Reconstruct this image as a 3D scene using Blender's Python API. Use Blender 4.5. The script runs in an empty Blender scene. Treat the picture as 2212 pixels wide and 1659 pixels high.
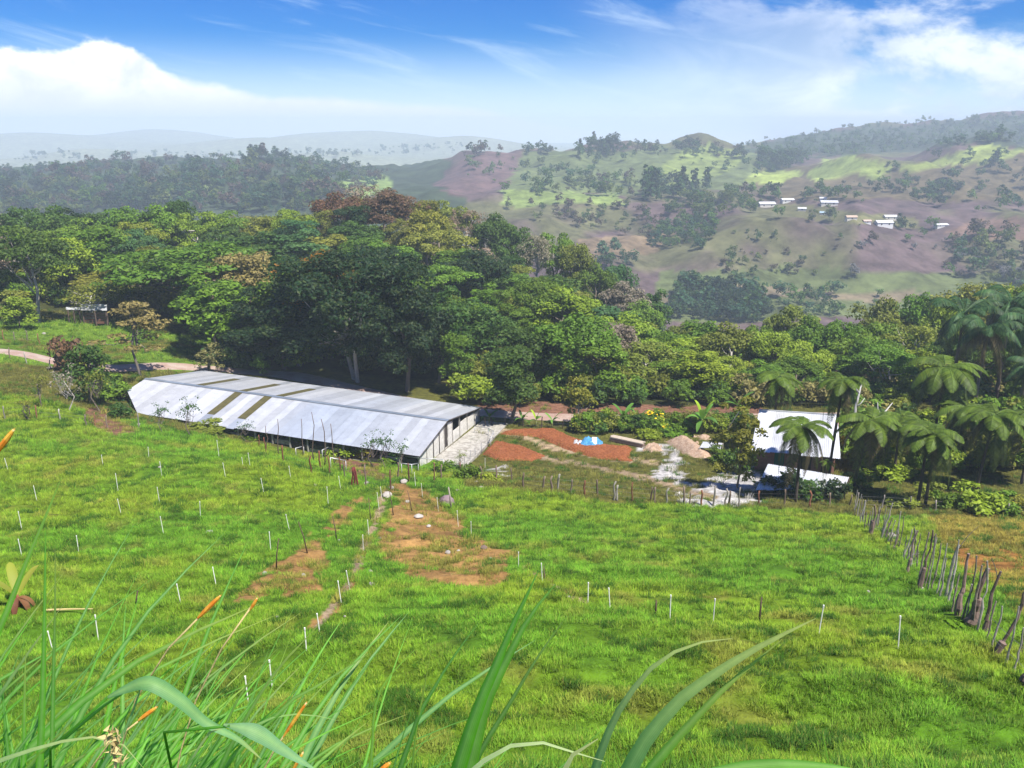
import bpy, math, random
import numpy as np
random.seed(7); rng = np.random.default_rng(7)
sc = bpy.context.scene
COL = sc.collection
R = math.radians
# ------------------------------------------------------------------ camera
F, UC, VC, HOR = 1840.0, 1106.0, 829.5, 270.0
PITCH = math.atan((VC - HOR) / F)
cam = bpy.data.objects.new('camera', bpy.data.cameras.new('camera')); COL.objects.link(cam)
cam.data.sensor_width = 36.0; cam.data.lens = F / 2212 * 36
cam.data.clip_start = 0.05; cam.data.clip_end = 40000
cam.location = (0, 0, 0); cam.rotation_euler = (R(90) - PITCH, 0, 0)
sc.camera = cam
# ------------------------------------------------------------------ light
SUN_EL, SUN_AZ = 60.0, 132.0          # azimuth from +Y towards +X
sun = bpy.data.objects.new('sun', bpy.data.lights.new('sun', 'SUN')); COL.objects.link(sun)
sun.data.energy = 5.0; sun.data.angle = R(0.6); sun.data.color = (1.0, 0.95, 0.86)
sun.rotation_euler = (R(90 - SUN_EL), 0, R(180 - SUN_AZ))
sc.view_settings.view_transform = 'Standard'; sc.view_settings.look = 'None'
sc.view_settings.exposure = 0.8; sc.view_settings.gamma = 1.0
sc.view_settings.use_curve_mapping = False
sc.cycles.use_denoising = True
sc.cycles.max_bounces = 10; sc.cycles.diffuse_bounces = 3; sc.cycles.transmission_bounces = 3
sc.cycles.transparent_max_bounces = 10; sc.cycles.volume_bounces = 6
world = bpy.data.worlds.new('World'); sc.world = world; world.use_nodes = True

class NT:
    """tiny node helper"""
    def __init__(s, t): s.t = t; t.nodes.clear()
    def n(s, typ, ins=None, **kw):
        nd = s.t.nodes.new(typ)
        for k, v in kw.items(): setattr(nd, k, v)
        for k, v in (ins or {}).items(): s.put(nd.inputs[k], v)
        return nd
    def put(s, sock, v):
        if hasattr(v, 'is_linked') or hasattr(v, 'links'): s.t.links.new(v, sock)
        else: sock.default_value = v
    def math(s, op, a, b=0.0, c=0.0, clamp=False):
        nd = s.n('ShaderNodeMath', operation=op, use_clamp=clamp)
        s.put(nd.inputs[0], a); s.put(nd.inputs[1], b); s.put(nd.inputs[2], c)
        return nd.outputs[0]
    def mix(s, f, a, b, blend='MIX'):
        nd = s.n('ShaderNodeMix', data_type='RGBA', blend_type=blend)
        s.put(nd.inputs[0], f); s.put(nd.inputs[6], a); s.put(nd.inputs[7], b)
        return nd.outputs[2]
    def noise(s, vec, scale, det=3.0, rough=0.55, dist=0.0):
        nd = s.n('ShaderNodeTexNoise'); s.put(nd.inputs['Scale'], scale)
        nd.inputs['Detail'].default_value = det; nd.inputs['Roughness'].default_value = rough
        nd.inputs['Distortion'].default_value = dist
        if vec is not None: s.put(nd.inputs['Vector'], vec)
        return nd.outputs[0]
    def smooth(s, v, a, b, o0=0.0, o1=1.0):
        nd = s.n('ShaderNodeMapRange', interpolation_type='SMOOTHSTEP')
        s.put(nd.inputs[0], v); s.put(nd.inputs[1], a); s.put(nd.inputs[2], b)
        nd.inputs[3].default_value = o0; nd.inputs[4].default_value = o1
        return nd.outputs[0]
    def ramp(s, v, pts):
        nd = s.n('ShaderNodeValToRGB'); e = nd.color_ramp.elements
        while len(e) > 1: e.remove(e[0])
        for i, (p, c) in enumerate(pts):
            el = e[0] if i == 0 else e.new(p)
            el.position = p; el.color = c if len(c) == 4 else (*c, 1)
        s.put(nd.inputs[0], v)
        return nd.outputs[0]

def build_world():
    g = NT(world.node_tree)
    sky = g.n('ShaderNodeTexSky', sky_type='NISHITA', sun_disc=False, sun_elevation=R(SUN_EL),
              sun_rotation=R(SUN_AZ), altitude=900.0, air_density=1.0, dust_density=0.3, ozone_density=2.2)
    skyc = g.n('ShaderNodeHueSaturation', {'Hue': 0.5, 'Saturation': 1.3, 'Value': 1.0, 'Color': sky.outputs[0]}).outputs[0]
    skyc = g.mix(1.0, skyc, (.13, .50, 1.02, 1), 'MULTIPLY')
    d = g.n('ShaderNodeTexCoord').outputs['Generated']
    sp = g.n('ShaderNodeSeparateXYZ', {0: d})
    az = g.math('ARCTAN2', sp.outputs[0], sp.outputs[1])        # radians, 0 = north (+Y)
    el = g.math('ARCSINE', sp.outputs[2])
    cv = g.n('ShaderNodeCombineXYZ', {0: az, 1: g.math('MULTIPLY', el, 1.5), 2: 0.0}).outputs[0]
    # cumulus bank that stands in the west and thins out towards the north
    az01 = g.math('MULTIPLY_ADD', az, 1 / (2 * math.pi), 0.5)
    def p(a): return a / (2 * math.pi) + 0.5
    top = g.ramp(az01, [(0.0, (.3,) * 3), (p(-1.4), (.25,) * 3), (p(-.54), (.188,) * 3), (p(-.50), (.160,) * 3), (p(-.47), (.150,) * 3), (p(-.43), (.172,) * 3),
                        (p(-.39), (.160,) * 3), (p(-.375), (.118,) * 3), (p(-.34), (.096,) * 3), (p(-.27), (.074,) * 3), (p(-.16), (.060,) * 3),
                        (p(-.03), (.044,) * 3), (p(.05), (.012,) * 3), (p(.09), (.0,) * 3), (p(1.6), (.0,) * 3), (p(2.4), (.16,) * 3), (1.0, (.3,) * 3)])
    tv = g.n('ShaderNodeSeparateColor', {0: top}).outputs[0]
    tv = g.math('MULTIPLY_ADD', tv, 0.5, -0.004)
    n1 = g.noise(cv, 11.0, 6.0, 0.62)
    n2 = g.noise(cv, 34.0, 4.0, 0.6)
    bump = g.math('ADD', g.math('MULTIPLY_ADD', n1, 0.085, -0.042), g.math('MULTIPLY_ADD', n2, 0.02, -0.01))
    hgt = g.math('ADD', g.math('SUBTRACT', tv, el), g.math('MULTIPLY', bump, g.math('MULTIPLY', tv, 9.0, clamp=True)))
    cum = g.smooth(hgt, -0.002, 0.009)
    shade = g.smooth(g.noise(cv, 14.0, 5.0, 0.6, 0.4), 0.3, 0.7)
    cumc = g.mix(shade, (7.4, 8.0, 9.0, 1), (12.5, 12.5, 12.5, 1))
    cumc = g.mix(g.smooth(el, 0.06, 0.008), cumc, (7.8, 8.4, 9.4, 1))
    # soft veil to the north-east, wisps overhead
    cv2 = g.n('ShaderNodeCombineXYZ', {0: az, 1: g.math('MULTIPLY', el, 2.2), 2: 3.7}).outputs[0]
    v1 = g.noise(cv2, 5.2, 7.0, 0.6, 0.25)
    east = g.smooth(az, 0.02, 0.5)
    band = g.smooth(el, 0.205, 0.05)
    veil = g.math('MULTIPLY', east, g.smooth(g.math('ADD', v1, g.math('MULTIPLY', band, 0.27)), 0.60, 0.72))
    veilc = g.mix(g.smooth(g.noise(cv2, 8.5, 6.0, 0.6, 0.4), 0.32, 0.66), (5.6, 6.6, 8.2, 1), (10.5, 10.8, 11.2, 1))
    cv3 = g.n('ShaderNodeCombineXYZ', {0: g.math('ADD', g.math('MULTIPLY', az, 1.6), g.math('MULTIPLY', el, 2.0)),
                                       1: g.math('SUBTRACT', g.math('MULTIPLY', el, 9.0), g.math('MULTIPLY', az, -1.6)), 2: 9.1}).outputs[0]
    w1 = g.noise(cv3, 3.4, 7.0, 0.62, 0.5)
    wisp = g.math('MULTIPLY', g.smooth(w1, 0.5, 0.78), 0.55)
    low = g.math('MULTIPLY', g.smooth(el, 0.10, 0.0), 0.8)     # bright layer of far cloud near the horizon
    c = g.mix(low, skyc, (8.0, 9.6, 11.5, 1))
    c = g.mix(wisp, c, (6.5, 8.3, 10.0, 1))
    c = g.mix(g.math('MULTIPLY', veil, 0.8), c, veilc)
    c = g.mix(cum, c, cumc)
    up = g.smooth(el, -0.14, -0.03)
    c = g.mix(up, (0.9, 1.1, 1.1, 1), c)
    bg = g.n('ShaderNodeBackground', {'Color': c, 'Strength': 0.07})
    out = g.n('ShaderNodeOutputWorld', {'Surface': bg.outputs[0]})
build_world()

# ------------------------------------------------------------------ object helpers
def tag(o, label=None, cat=None, group=None, kind=None):
    if label: o['label'] = label
    if cat: o['category'] = cat
    if group: o['group'] = group
    if kind: o['kind'] = kind
    return o
def empty(name, loc, label, cat, group=None, rz=0.0, scale=1.0):
    o = bpy.data.objects.new(name, None); COL.objects.link(o)
    o.empty_display_size = 0.3
    o.location = loc; o.rotation_euler = (0, 0, rz)
    o.scale = (scale,) * 3 if not hasattr(scale, '__len__') else scale
    return tag(o, label, cat, group)
def child(name, me, parent=None, loc=(0, 0, 0), rot=(0, 0, 0), scale=1.0, color=None):
    o = bpy.data.objects.new(name, me); COL.objects.link(o)
    o.parent = parent; o.location = loc; o.rotation_euler = rot
    o.scale = (scale,) * 3 if not hasattr(scale, '__len__') else scale
    if color: o.color = (*color, 1)
    return o
class MB:
    def __init__(s): s.v = []; s.f = []; s.n = 0
    def add(s, v, f):
        v = np.asarray(v, float).reshape(-1, 3); s.v.append(v)
        s.f += [tuple(i + s.n for i in q) for q in f]; s.n += len(v); return s
    def hexa(s, b, t):          # bottom 4 corners, top 4 corners (same winding)
        return s.add(list(b) + list(t), [(3, 2, 1, 0), (4, 5, 6, 7), (0, 1, 5, 4), (1, 2, 6, 5), (2, 3, 7, 6), (3, 0, 4, 7)])
    def box(s, lo, hi):
        (a, b, c), (d, e, f) = lo, hi
        return s.hexa([(a, b, c), (d, b, c), (d, e, c), (a, e, c)], [(a, b, f), (d, b, f), (d, e, f), (a, e, f)])
    def slab(s, quad, th):      # quad of 4 points extruded by th along its normal
        q = np.asarray(quad, float); nn = np.cross(q[1] - q[0], q[3] - q[0]); nn /= np.linalg.norm(nn)
        return s.hexa(q - nn * th, q)
    def tube(s, pts, rad, k=6, cap=True):
        pts = np.asarray(pts, float); n = len(pts)
        rad = np.full(n, rad, float) if np.isscalar(rad) else np.asarray(rad, float)
        d = np.gradient(pts, axis=0); vs = []
        ref = np.array([0.31, 0.95, 0.05])
        for i in range(n):
            t = d[i] / (np.linalg.norm(d[i]) + 1e-9)
            a = np.cross(t, ref)
            if np.linalg.norm(a) < 0.15: a = np.cross(t, [1, 0, 0.2])
            a /= np.linalg.norm(a); b = np.cross(t, a)
            for j in range(k):
                w = 2 * math.pi * j / k
                vs.append(pts[i] + rad[i] * (math.cos(w) * a + math.sin(w) * b))
        fs = [(i * k + j, i * k + (j + 1) % k, (i + 1) * k + (j + 1) % k, (i + 1) * k + j) for i in range(n - 1) for j in range(k)]
        if cap: fs += [tuple(range(k))[::-1], tuple(range((n - 1) * k, n * k))]
        return s.add(vs, fs)
    def mesh(s, name, mat, smooth=False):
        me = bpy.data.meshes.new(name)
        v = np.concatenate(s.v) if s.v else np.zeros((0, 3))
        me.from_pydata(v.tolist(), [], s.f); me.update()
        for m in (mat if isinstance(mat, (list, tuple)) else [mat]): me.materials.append(m)
        if smooth: me.polygons.foreach_set('use_smooth', [True] * len(me.polygons))
        return me
def grid_mesh(name, V, mat, smooth=True):
    h, w = V.shape[:2]
    idx = np.arange(h * w).reshape(h, w)
    q = np.stack([idx[:-1, :-1], idx[:-1, 1:], idx[1:, 1:], idx[1:, :-1]], -1).reshape(-1, 4)
    return quads_mesh(name, V.reshape(-1, 3), q, mat, smooth)
def quads_mesh(name, V, Q, mat, smooth=False):
    me = bpy.data.meshes.new(name)
    me.vertices.add(len(V)); me.vertices.foreach_set('co', np.ascontiguousarray(V, np.float32).ravel())
    me.loops.add(Q.size); me.loops.foreach_set('vertex_index', np.ascontiguousarray(Q, np.int32).ravel())
    me.polygons.add(len(Q)); me.polygons.foreach_set('loop_start', np.arange(0, Q.size, Q.shape[1], dtype=np.int32))
    me.polygons.foreach_set('use_smooth', np.full(len(Q), smooth))
    me.update(calc_edges=True); me.validate()
    me.materials.append(mat)
    return me
def vcol(me, name, rgb):
    a = me.color_attributes.new(name, 'FLOAT_COLOR', 'POINT')
    c = np.ones((len(me.vertices), 4), np.float32); c[:, :rgb.shape[1]] = rgb
    a.data.foreach_set('color', c.ravel())
ORD = ['first', 'second', 'third', 'fourth', 'fifth', 'sixth', 'seventh', 'eighth', 'ninth', 'tenth', 'eleventh', 'twelfth', 'thirteenth',
       'fourteenth', 'fifteenth', 'sixteenth', 'seventeenth', 'eighteenth', 'nineteenth']
TENS = {2: ('twentieth', 'twenty'), 3: ('thirtieth', 'thirty'), 4: ('fortieth', 'forty'), 5: ('fiftieth', 'fifty'), 6: ('sixtieth', 'sixty'), 7: ('seventieth', 'seventy')}
def ordn(i):
    i += 1
    if i < 20: return ORD[i - 1]
    t, r = divmod(i, 10)
    return TENS[t][0] if r == 0 else TENS[t][1] + ' ' + ORD[r - 1]

# ------------------------------------------------------------------ noise
def _h(ix, iy, s):
    n = (ix.astype(np.int64) * 374761393 + iy.astype(np.int64) * 668265263 + s * 1442695041) & 0xFFFFFFFF
    n = ((n ^ (n >> 13)) * 1274126177) & 0xFFFFFFFF
    return ((n ^ (n >> 16)) & 0xFFFF) / 65535.0
def vn(x, y, s=0):
    x = np.asarray(x, float); y = np.asarray(y, float)
    x0 = np.floor(x); y0 = np.floor(y); fx = x - x0; fy = y - y0
    fx = fx * fx * (3 - 2 * fx); fy = fy * fy * (3 - 2 * fy)
    a = _h(x0, y0, s); b = _h(x0 + 1, y0, s); c = _h(x0, y0 + 1, s); d = _h(x0 + 1, y0 + 1, s)
    return (a * (1 - fx) + b * fx) * (1 - fy) + (c * (1 - fx) + d * fx) * fy
def fbm(x, y, o=4, s=0):
    r = 0; a = 0.5; t = 0
    for i in range(o):
        r = r + a * vn(x * 2 ** i + 13.7 * i, y * 2 ** i + 7.1 * i, s + i); t += a; a *= 0.55
    return r / t

# ------------------------------------------------------------------ terrain
UCOL = np.array([-700, 0, 250, 500, 800, 1106, 1400, 1700, 2000, 2212, 2900], float)
T = {  # distance: positive = picture row the ground lies on there, negative = height below the eye
 1.0: [-1.75] * 11, 5: [-5.0] * 11, 10: [-9.5] * 11, 14: [-12.35] * 11,
 23: [1430, 1430, 1425, 1405, 1385, 1372, 1372, 1372, 1380, 1385, 1400],
 34: [1265, 1265, 1265, 1265, 1262, 1262, 1262, 1262, 1270, 1275, 1290],
 50: [1100, 1105, 1110, 1110, 1140, 1160, 1165, 1168, 1172, 1180, 1190],
 68: [970, 985, 985, 990, 1035, 1060, 1080, 1092, 1105, 1113, 1120],
 85: [-27.0, -28.3, -30.2, -33.0, -35.0, -35.4, -35.4, -35.2, -34.8, -34.5, -34],
 100: [-27, -29.0, -33.0, -34.6, -36.0, -36.3, -36.4, -36.4, -36.0, -35.6, -35],
 115: [-27.5, -29.5, -32.8, -35.0, -36.3, -37.2, -37.6, -38.0, -37.4, -36.6, -36],
 150: [-29, -31, -32.5, -35, -36, -39, -46, -49, -47, -43, -38],
 190: [-32, -33, -33, -33.5, -33, -40, -54, -62, -60, -56, -45],
 230: [-35, -36, -35, -34, -30, -42, -62, -77, -76, -75, -60],
 330: [-65, -65, -65, -65, -62, -76, -92, -96, -97, -95, -90],
 450: [-90, -90, -90, -90, -88, 625, 645, 650, 650, 640, 640],
 560: [-88, -86, -86, -83, -76, 512, 532, 482, 488, 490, 490],
 700: [445, 440, 440, 430, 425, 424, 436, 432, 432, 432, 432],
 900: [410, 400, 385, 370, 395, 385, 380, 392, 372, 366, 360],
 1100: [390, 378, 356, 346, 368, 332, 318, 340, 345, 335, 330],
 1600: [-95, -95, -92, -90, -88, -80, -66, 305, 282, 266, 255],
 2500: [-98, -98, -97, -95, -95, -90, -84, -70, -50, -45, -40],
 4500: [-102] * 11, 9500: [-104] * 11}
YK = np.array(list(T)); LY = np.log(YK)
def v2z(v, y): return -y * np.tan(PITCH + np.arctan((v - VC) / F))
ZT = np.array([[v2z(a, y) if a > 0 else a for a in r] for y, r in T.items()])
TT = ZT / YK[:, None]                   # slope ratio z/y interpolates smoothly
def pchip_d(x, Y):
    h = np.diff(x); dl = np.diff(Y, axis=0) / h[:, None]
    d = np.zeros_like(Y)
    w1 = (2 * h[1:] + h[:-1])[:, None]; w2 = (h[1:] + 2 * h[:-1])[:, None]
    ok = dl[1:] * dl[:-1] > 0
    with np.errstate(all='ignore'):
        m = (w1 + w2) / (w1 / dl[:-1] + w2 / dl[1:])
    d[1:-1] = np.where(ok, m, 0); d[0] = dl[0]; d[-1] = dl[-1]
    return d
D1 = pchip_d(LY, TT)
UF = np.arange(-700, 2901, 20.0)
def along_u(A):                          # refine columns
    D = pchip_d(UCOL, A.T).T
    i = np.clip(np.searchsorted(UCOL, UF, 'right') - 1, 0, len(UCOL) - 2)
    h = UCOL[i + 1] - UCOL[i]; t = (UF - UCOL[i]) / h
    return ((2 * t**3 - 3 * t**2 + 1) * A[:, i] + (t**3 - 2 * t**2 + t) * h * D[:, i] + (-2 * t**3 + 3 * t**2) * A[:, i + 1] + (t**3 - t**2) * h * D[:, i + 1])
TTu, D1u = along_u(TT), along_u(D1)
def base_ratio(u, y):
    u = np.clip(u, -700, 2899.9); ly = np.log(np.clip(y, 1.0, 9499))
    i = np.clip(np.searchsorted(LY, ly, 'right') - 1, 0, len(LY) - 2)
    h = LY[i + 1] - LY[i]; t = (ly - LY[i]) / h
    fu = (u + 700) / 20.0; j = np.clip(fu.astype(int), 0, len(UF) - 2); s = fu - j
    def g(A, k): return A[k, j] * (1 - s) + A[k, j + 1] * s
    return ((2 * t**3 - 3 * t**2 + 1) * g(TTu, i) + (t**3 - 2 * t**2 + t) * h * g(D1u, i) + (-2 * t**3 + 3 * t**2) * g(TTu, i + 1) + (t**3 - t**2) * h * g(D1u, i + 1))
# separate knolls on the far side: (column, distance, height, half width across, half width along)
KNOLL = [(60, 3300, 66, 240, 420), (330, 4100, 78, 200, 420), (560, 3000, 40, 170, 380), (800, 3700, 72, 240, 420), (1030, 3100, 55, 170, 380), (200, 2300, 34, 170, 260), (700, 2200, 30, 150, 240), (560, 860, 11, 80, 45), (120, 840, 12, 90, 40), (400, 800, 9, 70, 40), (700, 940, 10, 60, 50), (1230, 960, 9, 70, 45), (1420, 900, 8, 60, 40), (1520, 1080, 24, 45, 60), (1590, 1060, 8, 30, 50), (1330, 1100, 6, 60, 70), (1845, 900, 27, 85, 70), (2110, 930, 30, 110, 80), (1690, 880, 8, 60, 50),
         (2010, 800, 8, 60, 60), (1560, 590, 4, 40, 30), (1240, 655, 3, 70, 30), (560, 1000, 4, 90, 90), (300, 1050, 3, 120, 90), (700, 1080, 3, 90, 90),
         (1050, 1000, 12, 80, 80), (1800, 1620, 10, 90, 120), (1930, 1650, 14, 90, 120), (2160, 1600, 18, 120, 120), (90, 1100, 3, 80, 90)]
def xy2u(x, y, z): return UC + F * x / np.maximum(y * math.cos(PITCH) - z * math.sin(PITCH), 14.0)
def zfun(x, y):
    x = np.asarray(x, float); y = np.asarray(y, float); x, y = np.broadcast_arrays(x, y)
    yy = np.clip(y, 1.0, 9499)
    z = -0.3 * yy
    for _ in range(5):
        z = base_ratio(xy2u(x, yy, z), yy) * yy
    for (ku, ky, kh, kw, kl) in KNOLL:
        kz = ky * math.cos(PITCH) + 50 * math.sin(PITCH); kx = (ku - UC) / F * kz
        z = z + kh * np.exp(-((x - kx) / (kw / F * kz * 1.0)) ** 2 - ((y - ky) / kl) ** 2)
    # cattle terracettes and tussocky unevenness of the pasture
    w = np.clip((y - 12) / 4, 0, 1) * np.clip((82 - y) / 8, 0, 1)
    wx = x * 0.28 + 1.2 * fbm(x * .2, y * .2, 2, 5)
    n1 = fbm(wx, y * 0.62 + 0.9 * fbm(x * .15, y * .3, 2, 9), 3, 1) - 0.5
    n2 = fbm(x * 1.1, y * 1.5, 2, 3) - 0.5
    z = z + w * (0.95 * n1 + 0.22 * n2 + 0.8 * (fbm(x * .07, y * .09, 2, 4) - .5))
    wl = np.clip((y - 105) / 20, 0, 1) * np.clip((300 - y) / 50, 0, 1)
    z = z + wl * 1.6 * (fbm(x * .06, y * .06, 3, 21) - .5)
    wf = np.clip((y - 360) / 150, 0, 1) * np.clip((2600 - y) / 600, 0, 1)
    rid = np.abs(fbm(x / 95., y / 150., 3, 31) - .5) * 2
    z = z + wf * (20.0 * (0.28 - rid) + 8.0 * (fbm(x / 30., y / 45., 3, 33) - .5))
    wp = np.clip((y - 1900) / 900, 0, 1) * np.clip((6000 - y) / 1500, 0, 1)
    z = z + wp * 46 * (fbm(x / 650., y / 800., 4, 37) - .42)
    return z
def prj(p):
    p = np.atleast_2d(p); zc = p[:, 1] * math.cos(PITCH) - p[:, 2] * math.sin(PITCH)
    yc = p[:, 1] * math.sin(PITCH) + p[:, 2] * math.cos(PITCH)
    return UC + F * p[:, 0] / zc, VC - F * yc / zc
def ray(u, v): # direction normalised so that y = 1
    c, s = math.cos(PITCH), math.sin(PITCH)
    a, b = (u - UC) / F, -(v - VC) / F
    d = np.array([a, c + b * s, -s + b * c]); return d / d[1]
TS = np.exp(np.linspace(math.log(12), math.log(9000), 900))
def P(u, v, ymin=12.0):
    d = ray(u, v); t = TS[TS >= ymin]
    g = zfun(d[0] * t, t) - d[2] * t
    k = np.argmax(g >= 0)
    if g[k] < 0: k = len(t) - 1
    a, b = (t[k - 1] if k else t[0] * .97), t[k]
    tt = np.linspace(a, b, 24); gg = zfun(d[0] * tt, tt) - d[2] * tt
    y = tt[np.argmax(gg >= 0)]
    return np.array([d[0] * y, y, float(zfun(d[0] * y, y))])
def at(u, y):                            # ground point at a column and a distance
    z = -0.3 * y
    for _ in range(6):
        zc = y * math.cos(PITCH) - z * math.sin(PITCH); x = (u - UC) / F * zc
        z = float(zfun(x, y))
    return np.array([x, y, z])
def on(u, v, y):                         # point of a sight line at distance y
    return ray(u, v) * y
def zc_of(p): return p[1] * math.cos(PITCH) - p[2] * math.sin(PITCH)
def inpoly(u, v, poly):
    poly = np.asarray(poly, float); u = np.asarray(u, float); r = np.zeros(u.shape, bool)
    x0, y0 = poly[-1]
    for x1, y1 in poly:
        c = ((y1 > v) != (y0 > v))
        with np.errstate(all='ignore'):
            r ^= c & (u < (x0 - x1) * (v - y1) / (y0 - y1 + 1e-12) + x1)
        x0, y0 = x1, y1
    return r
# ------------------------------------------------------------------ materials
def material(name, fn):
    m = bpy.data.materials.new(name); m.use_nodes = True
    g = NT(m.node_tree); sh = fn(g)
    out = g.n('ShaderNodeOutputMaterial', {'Surface': sh})
    return m
def bsdf(g, col, rough=0.8, metal=0.0, spec=0.3, normal=None):
    ins = {'Base Color': col, 'Roughness': rough, 'Metallic': metal, 'Specular IOR Level': spec}
    if normal is not None: ins['Normal'] = normal
    return g.n('ShaderNodeBsdfPrincipled', ins).outputs[0]
def bump(g, h, st=0.3, dist=0.05):
    return g.n('ShaderNodeBump', {'Strength': st, 'Distance': dist, 'Height': h}).outputs[0]
def scale_col(g, c, f):
    return g.n('ShaderNodeVectorMath', {0: c, 1: g.n('ShaderNodeCombineXYZ', {0: f, 1: f, 2: f}).outputs[0]}, operation='MULTIPLY').outputs[0]
def ground_mat(g):
    c = g.n('ShaderNodeVertexColor', layer_name='albedo').outputs[0]
    pos = g.n('ShaderNodeNewGeometry').outputs['Position']
    a = g.noise(pos, 1.6, 5, .65); b = g.noise(pos, 9.0, 3, .6)
    f = g.math('ADD', g.smooth(a, .25, .75, .55, 1.36), g.math('MULTIPLY_ADD', b, .7, -.35))
    return bsdf(g, scale_col(g, c, f), .95, 0, .1, bump(g, b, .5, .08))
def hills_mat(g):
    c = g.n('ShaderNodeVertexColor', layer_name='albedo').outputs[0]
    pos = g.n('ShaderNodeNewGeometry').outputs['Position']
    a = g.noise(pos, .07, 6, .68); b = g.noise(pos, .33, 3, .6)
    f = g.math('ADD', g.smooth(a, .28, .72, .6, 1.38), g.math('MULTIPLY_ADD', b, .8, -.4))
    return bsdf(g, scale_col(g, c, f), .95, 0, .1)
def road_mat(g):
    pos = g.n('ShaderNodeNewGeometry').outputs['Position']
    a = g.noise(pos, .35, 4, .6); b = g.noise(pos, 5.0, 4, .7)
    c = g.mix(g.smooth(a, .35, .65), (.32, .21, .17, 1), (.40, .32, .27, 1))
    c = g.mix(g.smooth(b, .55, .75), c, (.5, .45, .4, 1))
    return bsdf(g, c, .95, 0, .1, bump(g, b, .4, .05))
def leaf_mat(src):
    def fn(g):
        if src == 'OBJ': oc = g.n('ShaderNodeObjectInfo').outputs['Color']
        else: oc = g.n('ShaderNodeAttribute', attribute_type='INSTANCER', attribute_name='tint').outputs['Color']
        geo = g.n('ShaderNodeNewGeometry'); r = geo.outputs['Random Per Island']
        n = g.noise(geo.outputs['Position'], .55, 2, .5)
        f = g.math('ADD', g.math('MULTIPLY_ADD', r, .75, .45), g.math('MULTIPLY_ADD', n, .9, -.35))
        c = scale_col(g, oc, f)
        c = g.mix(g.smooth(r, .55, 1.0, 0, .38), c, scale_col(g, g.mix(.5, oc, (.16, .13, .02, 1)), 1.25))
        d = bsdf(g, c, .55, 0, .25)
        t = g.n('ShaderNodeBsdfTranslucent', {'Color': scale_col(g, g.mix(.45, c, (.1, .16, .01, 1)), 1.35)}).outputs[0]
        return g.n('ShaderNodeMixShader', {0: .32, 1: d, 2: t}).outputs[0]
    return fn
def blade_mat(g):
    vc = g.n('ShaderNodeVertexColor', layer_name='albedo'); c0 = vc.outputs[0]
    pos = g.n('ShaderNodeNewGeometry').outputs['Position']
    w = g.noise(pos, 40.0, 3, .6)
    vein = g.math('SINE', g.math('MULTIPLY', vc.outputs[1], 62.0))
    c = scale_col(g, c0, g.math('ADD', g.math('MULTIPLY_ADD', w, .7, .95), g.math('MULTIPLY', vein, .11)))
    c = g.mix(g.smooth(g.noise(pos, 17.0, 4, .7), .64, .76, 0, .12), c, (.30, .27, .07, 1))
    d = bsdf(g, c, .5, 0, .22)
    t = g.n('ShaderNodeBsdfTranslucent', {'Color': scale_col(g, g.mix(.4, c, (.12, .32, .01, 1)), 1.9)}).outputs[0]
    return g.n('ShaderNodeMixShader', {0: .5, 1: d, 2: t}).outputs[0]
def tuft_mat(g):
    oc = g.n('ShaderNodeAttribute', attribute_type='INSTANCER', attribute_name='tint').outputs['Color']
    r = g.n('ShaderNodeNewGeometry').outputs['Random Per Island']
    c = scale_col(g, oc, g.math('MULTIPLY_ADD', r, .9, .55))
    c = g.mix(g.smooth(r, .8, .95, 0, .55), c, (.36, .30, .07, 1))
    geo = g.n('ShaderNodeNewGeometry')
    nn = g.n('ShaderNodeVectorMath', {0: geo.outputs['Normal'], 1: (0.0, 0.0, 1.6)}, operation='ADD').outputs[0]
    nn = g.n('ShaderNodeVectorMath', {0: nn}, operation='NORMALIZE').outputs[0]
    d = bsdf(g, c, .6, 0, .15, nn)
    t = g.n('ShaderNodeBsdfTranslucent', {'Color': scale_col(g, c, 1.5)}).outputs[0]
    return g.n('ShaderNodeMixShader', {0: .3, 1: d, 2: t}).outputs[0]
def simple(col, rough=.8, metal=0., spec=.3, ns=6.0, var=.5, col2=None, bst=.25, bd=.02):
    def fn(g):
        pos = g.n('ShaderNodeTexCoord').outputs['Object']
        n = g.noise(pos, ns, 4, .65)
        if col2: c = g.mix(g.smooth(n, .38, .64), (*col, 1), (*col2, 1))
        else: c = scale_col(g, (*col,), g.math('MULTIPLY_ADD', n, 2 * var, 1 - var))
        return bsdf(g, c, rough, metal, spec, bump(g, n, bst, bd) if bst else None)
    return fn
def tin_mat(g):     # corrugated galvanised sheet; every sheet has weathered a little differently
    oi = g.n('ShaderNodeObjectInfo'); pos = g.n('ShaderNodeNewGeometry').outputs['Position']
    n = g.noise(pos, .9, 5, .7); m = g.noise(pos, 7.0, 3, .6)
    f = g.math('ADD', g.math('MULTIPLY_ADD', oi.outputs['Random'], .22, .80), g.math('MULTIPLY_ADD', n, .40, -.26))
    c = scale_col(g, oi.outputs['Color'], f)
    c = g.mix(g.smooth(m, .60, .78, 0, .45), c, (.26, .22, .19, 1))
    return bsdf(g, c, g.math('MULTIPLY_ADD', n, .2, .26), .5, .5)
def objcol(rough=.85, ns=5.0, spec=.25, var=.4):
    def fn(g):
        oc = g.n('ShaderNodeObjectInfo').outputs['Color']
        n = g.noise(g.n('ShaderNodeTexCoord').outputs['Object'], ns, 4, .65)
        return bsdf(g, scale_col(g, oc, g.math('MULTIPLY_ADD', n, 2 * var, 1 - var)), rough, 0, spec, bump(g, n, .3, .03))
    return fn
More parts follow.
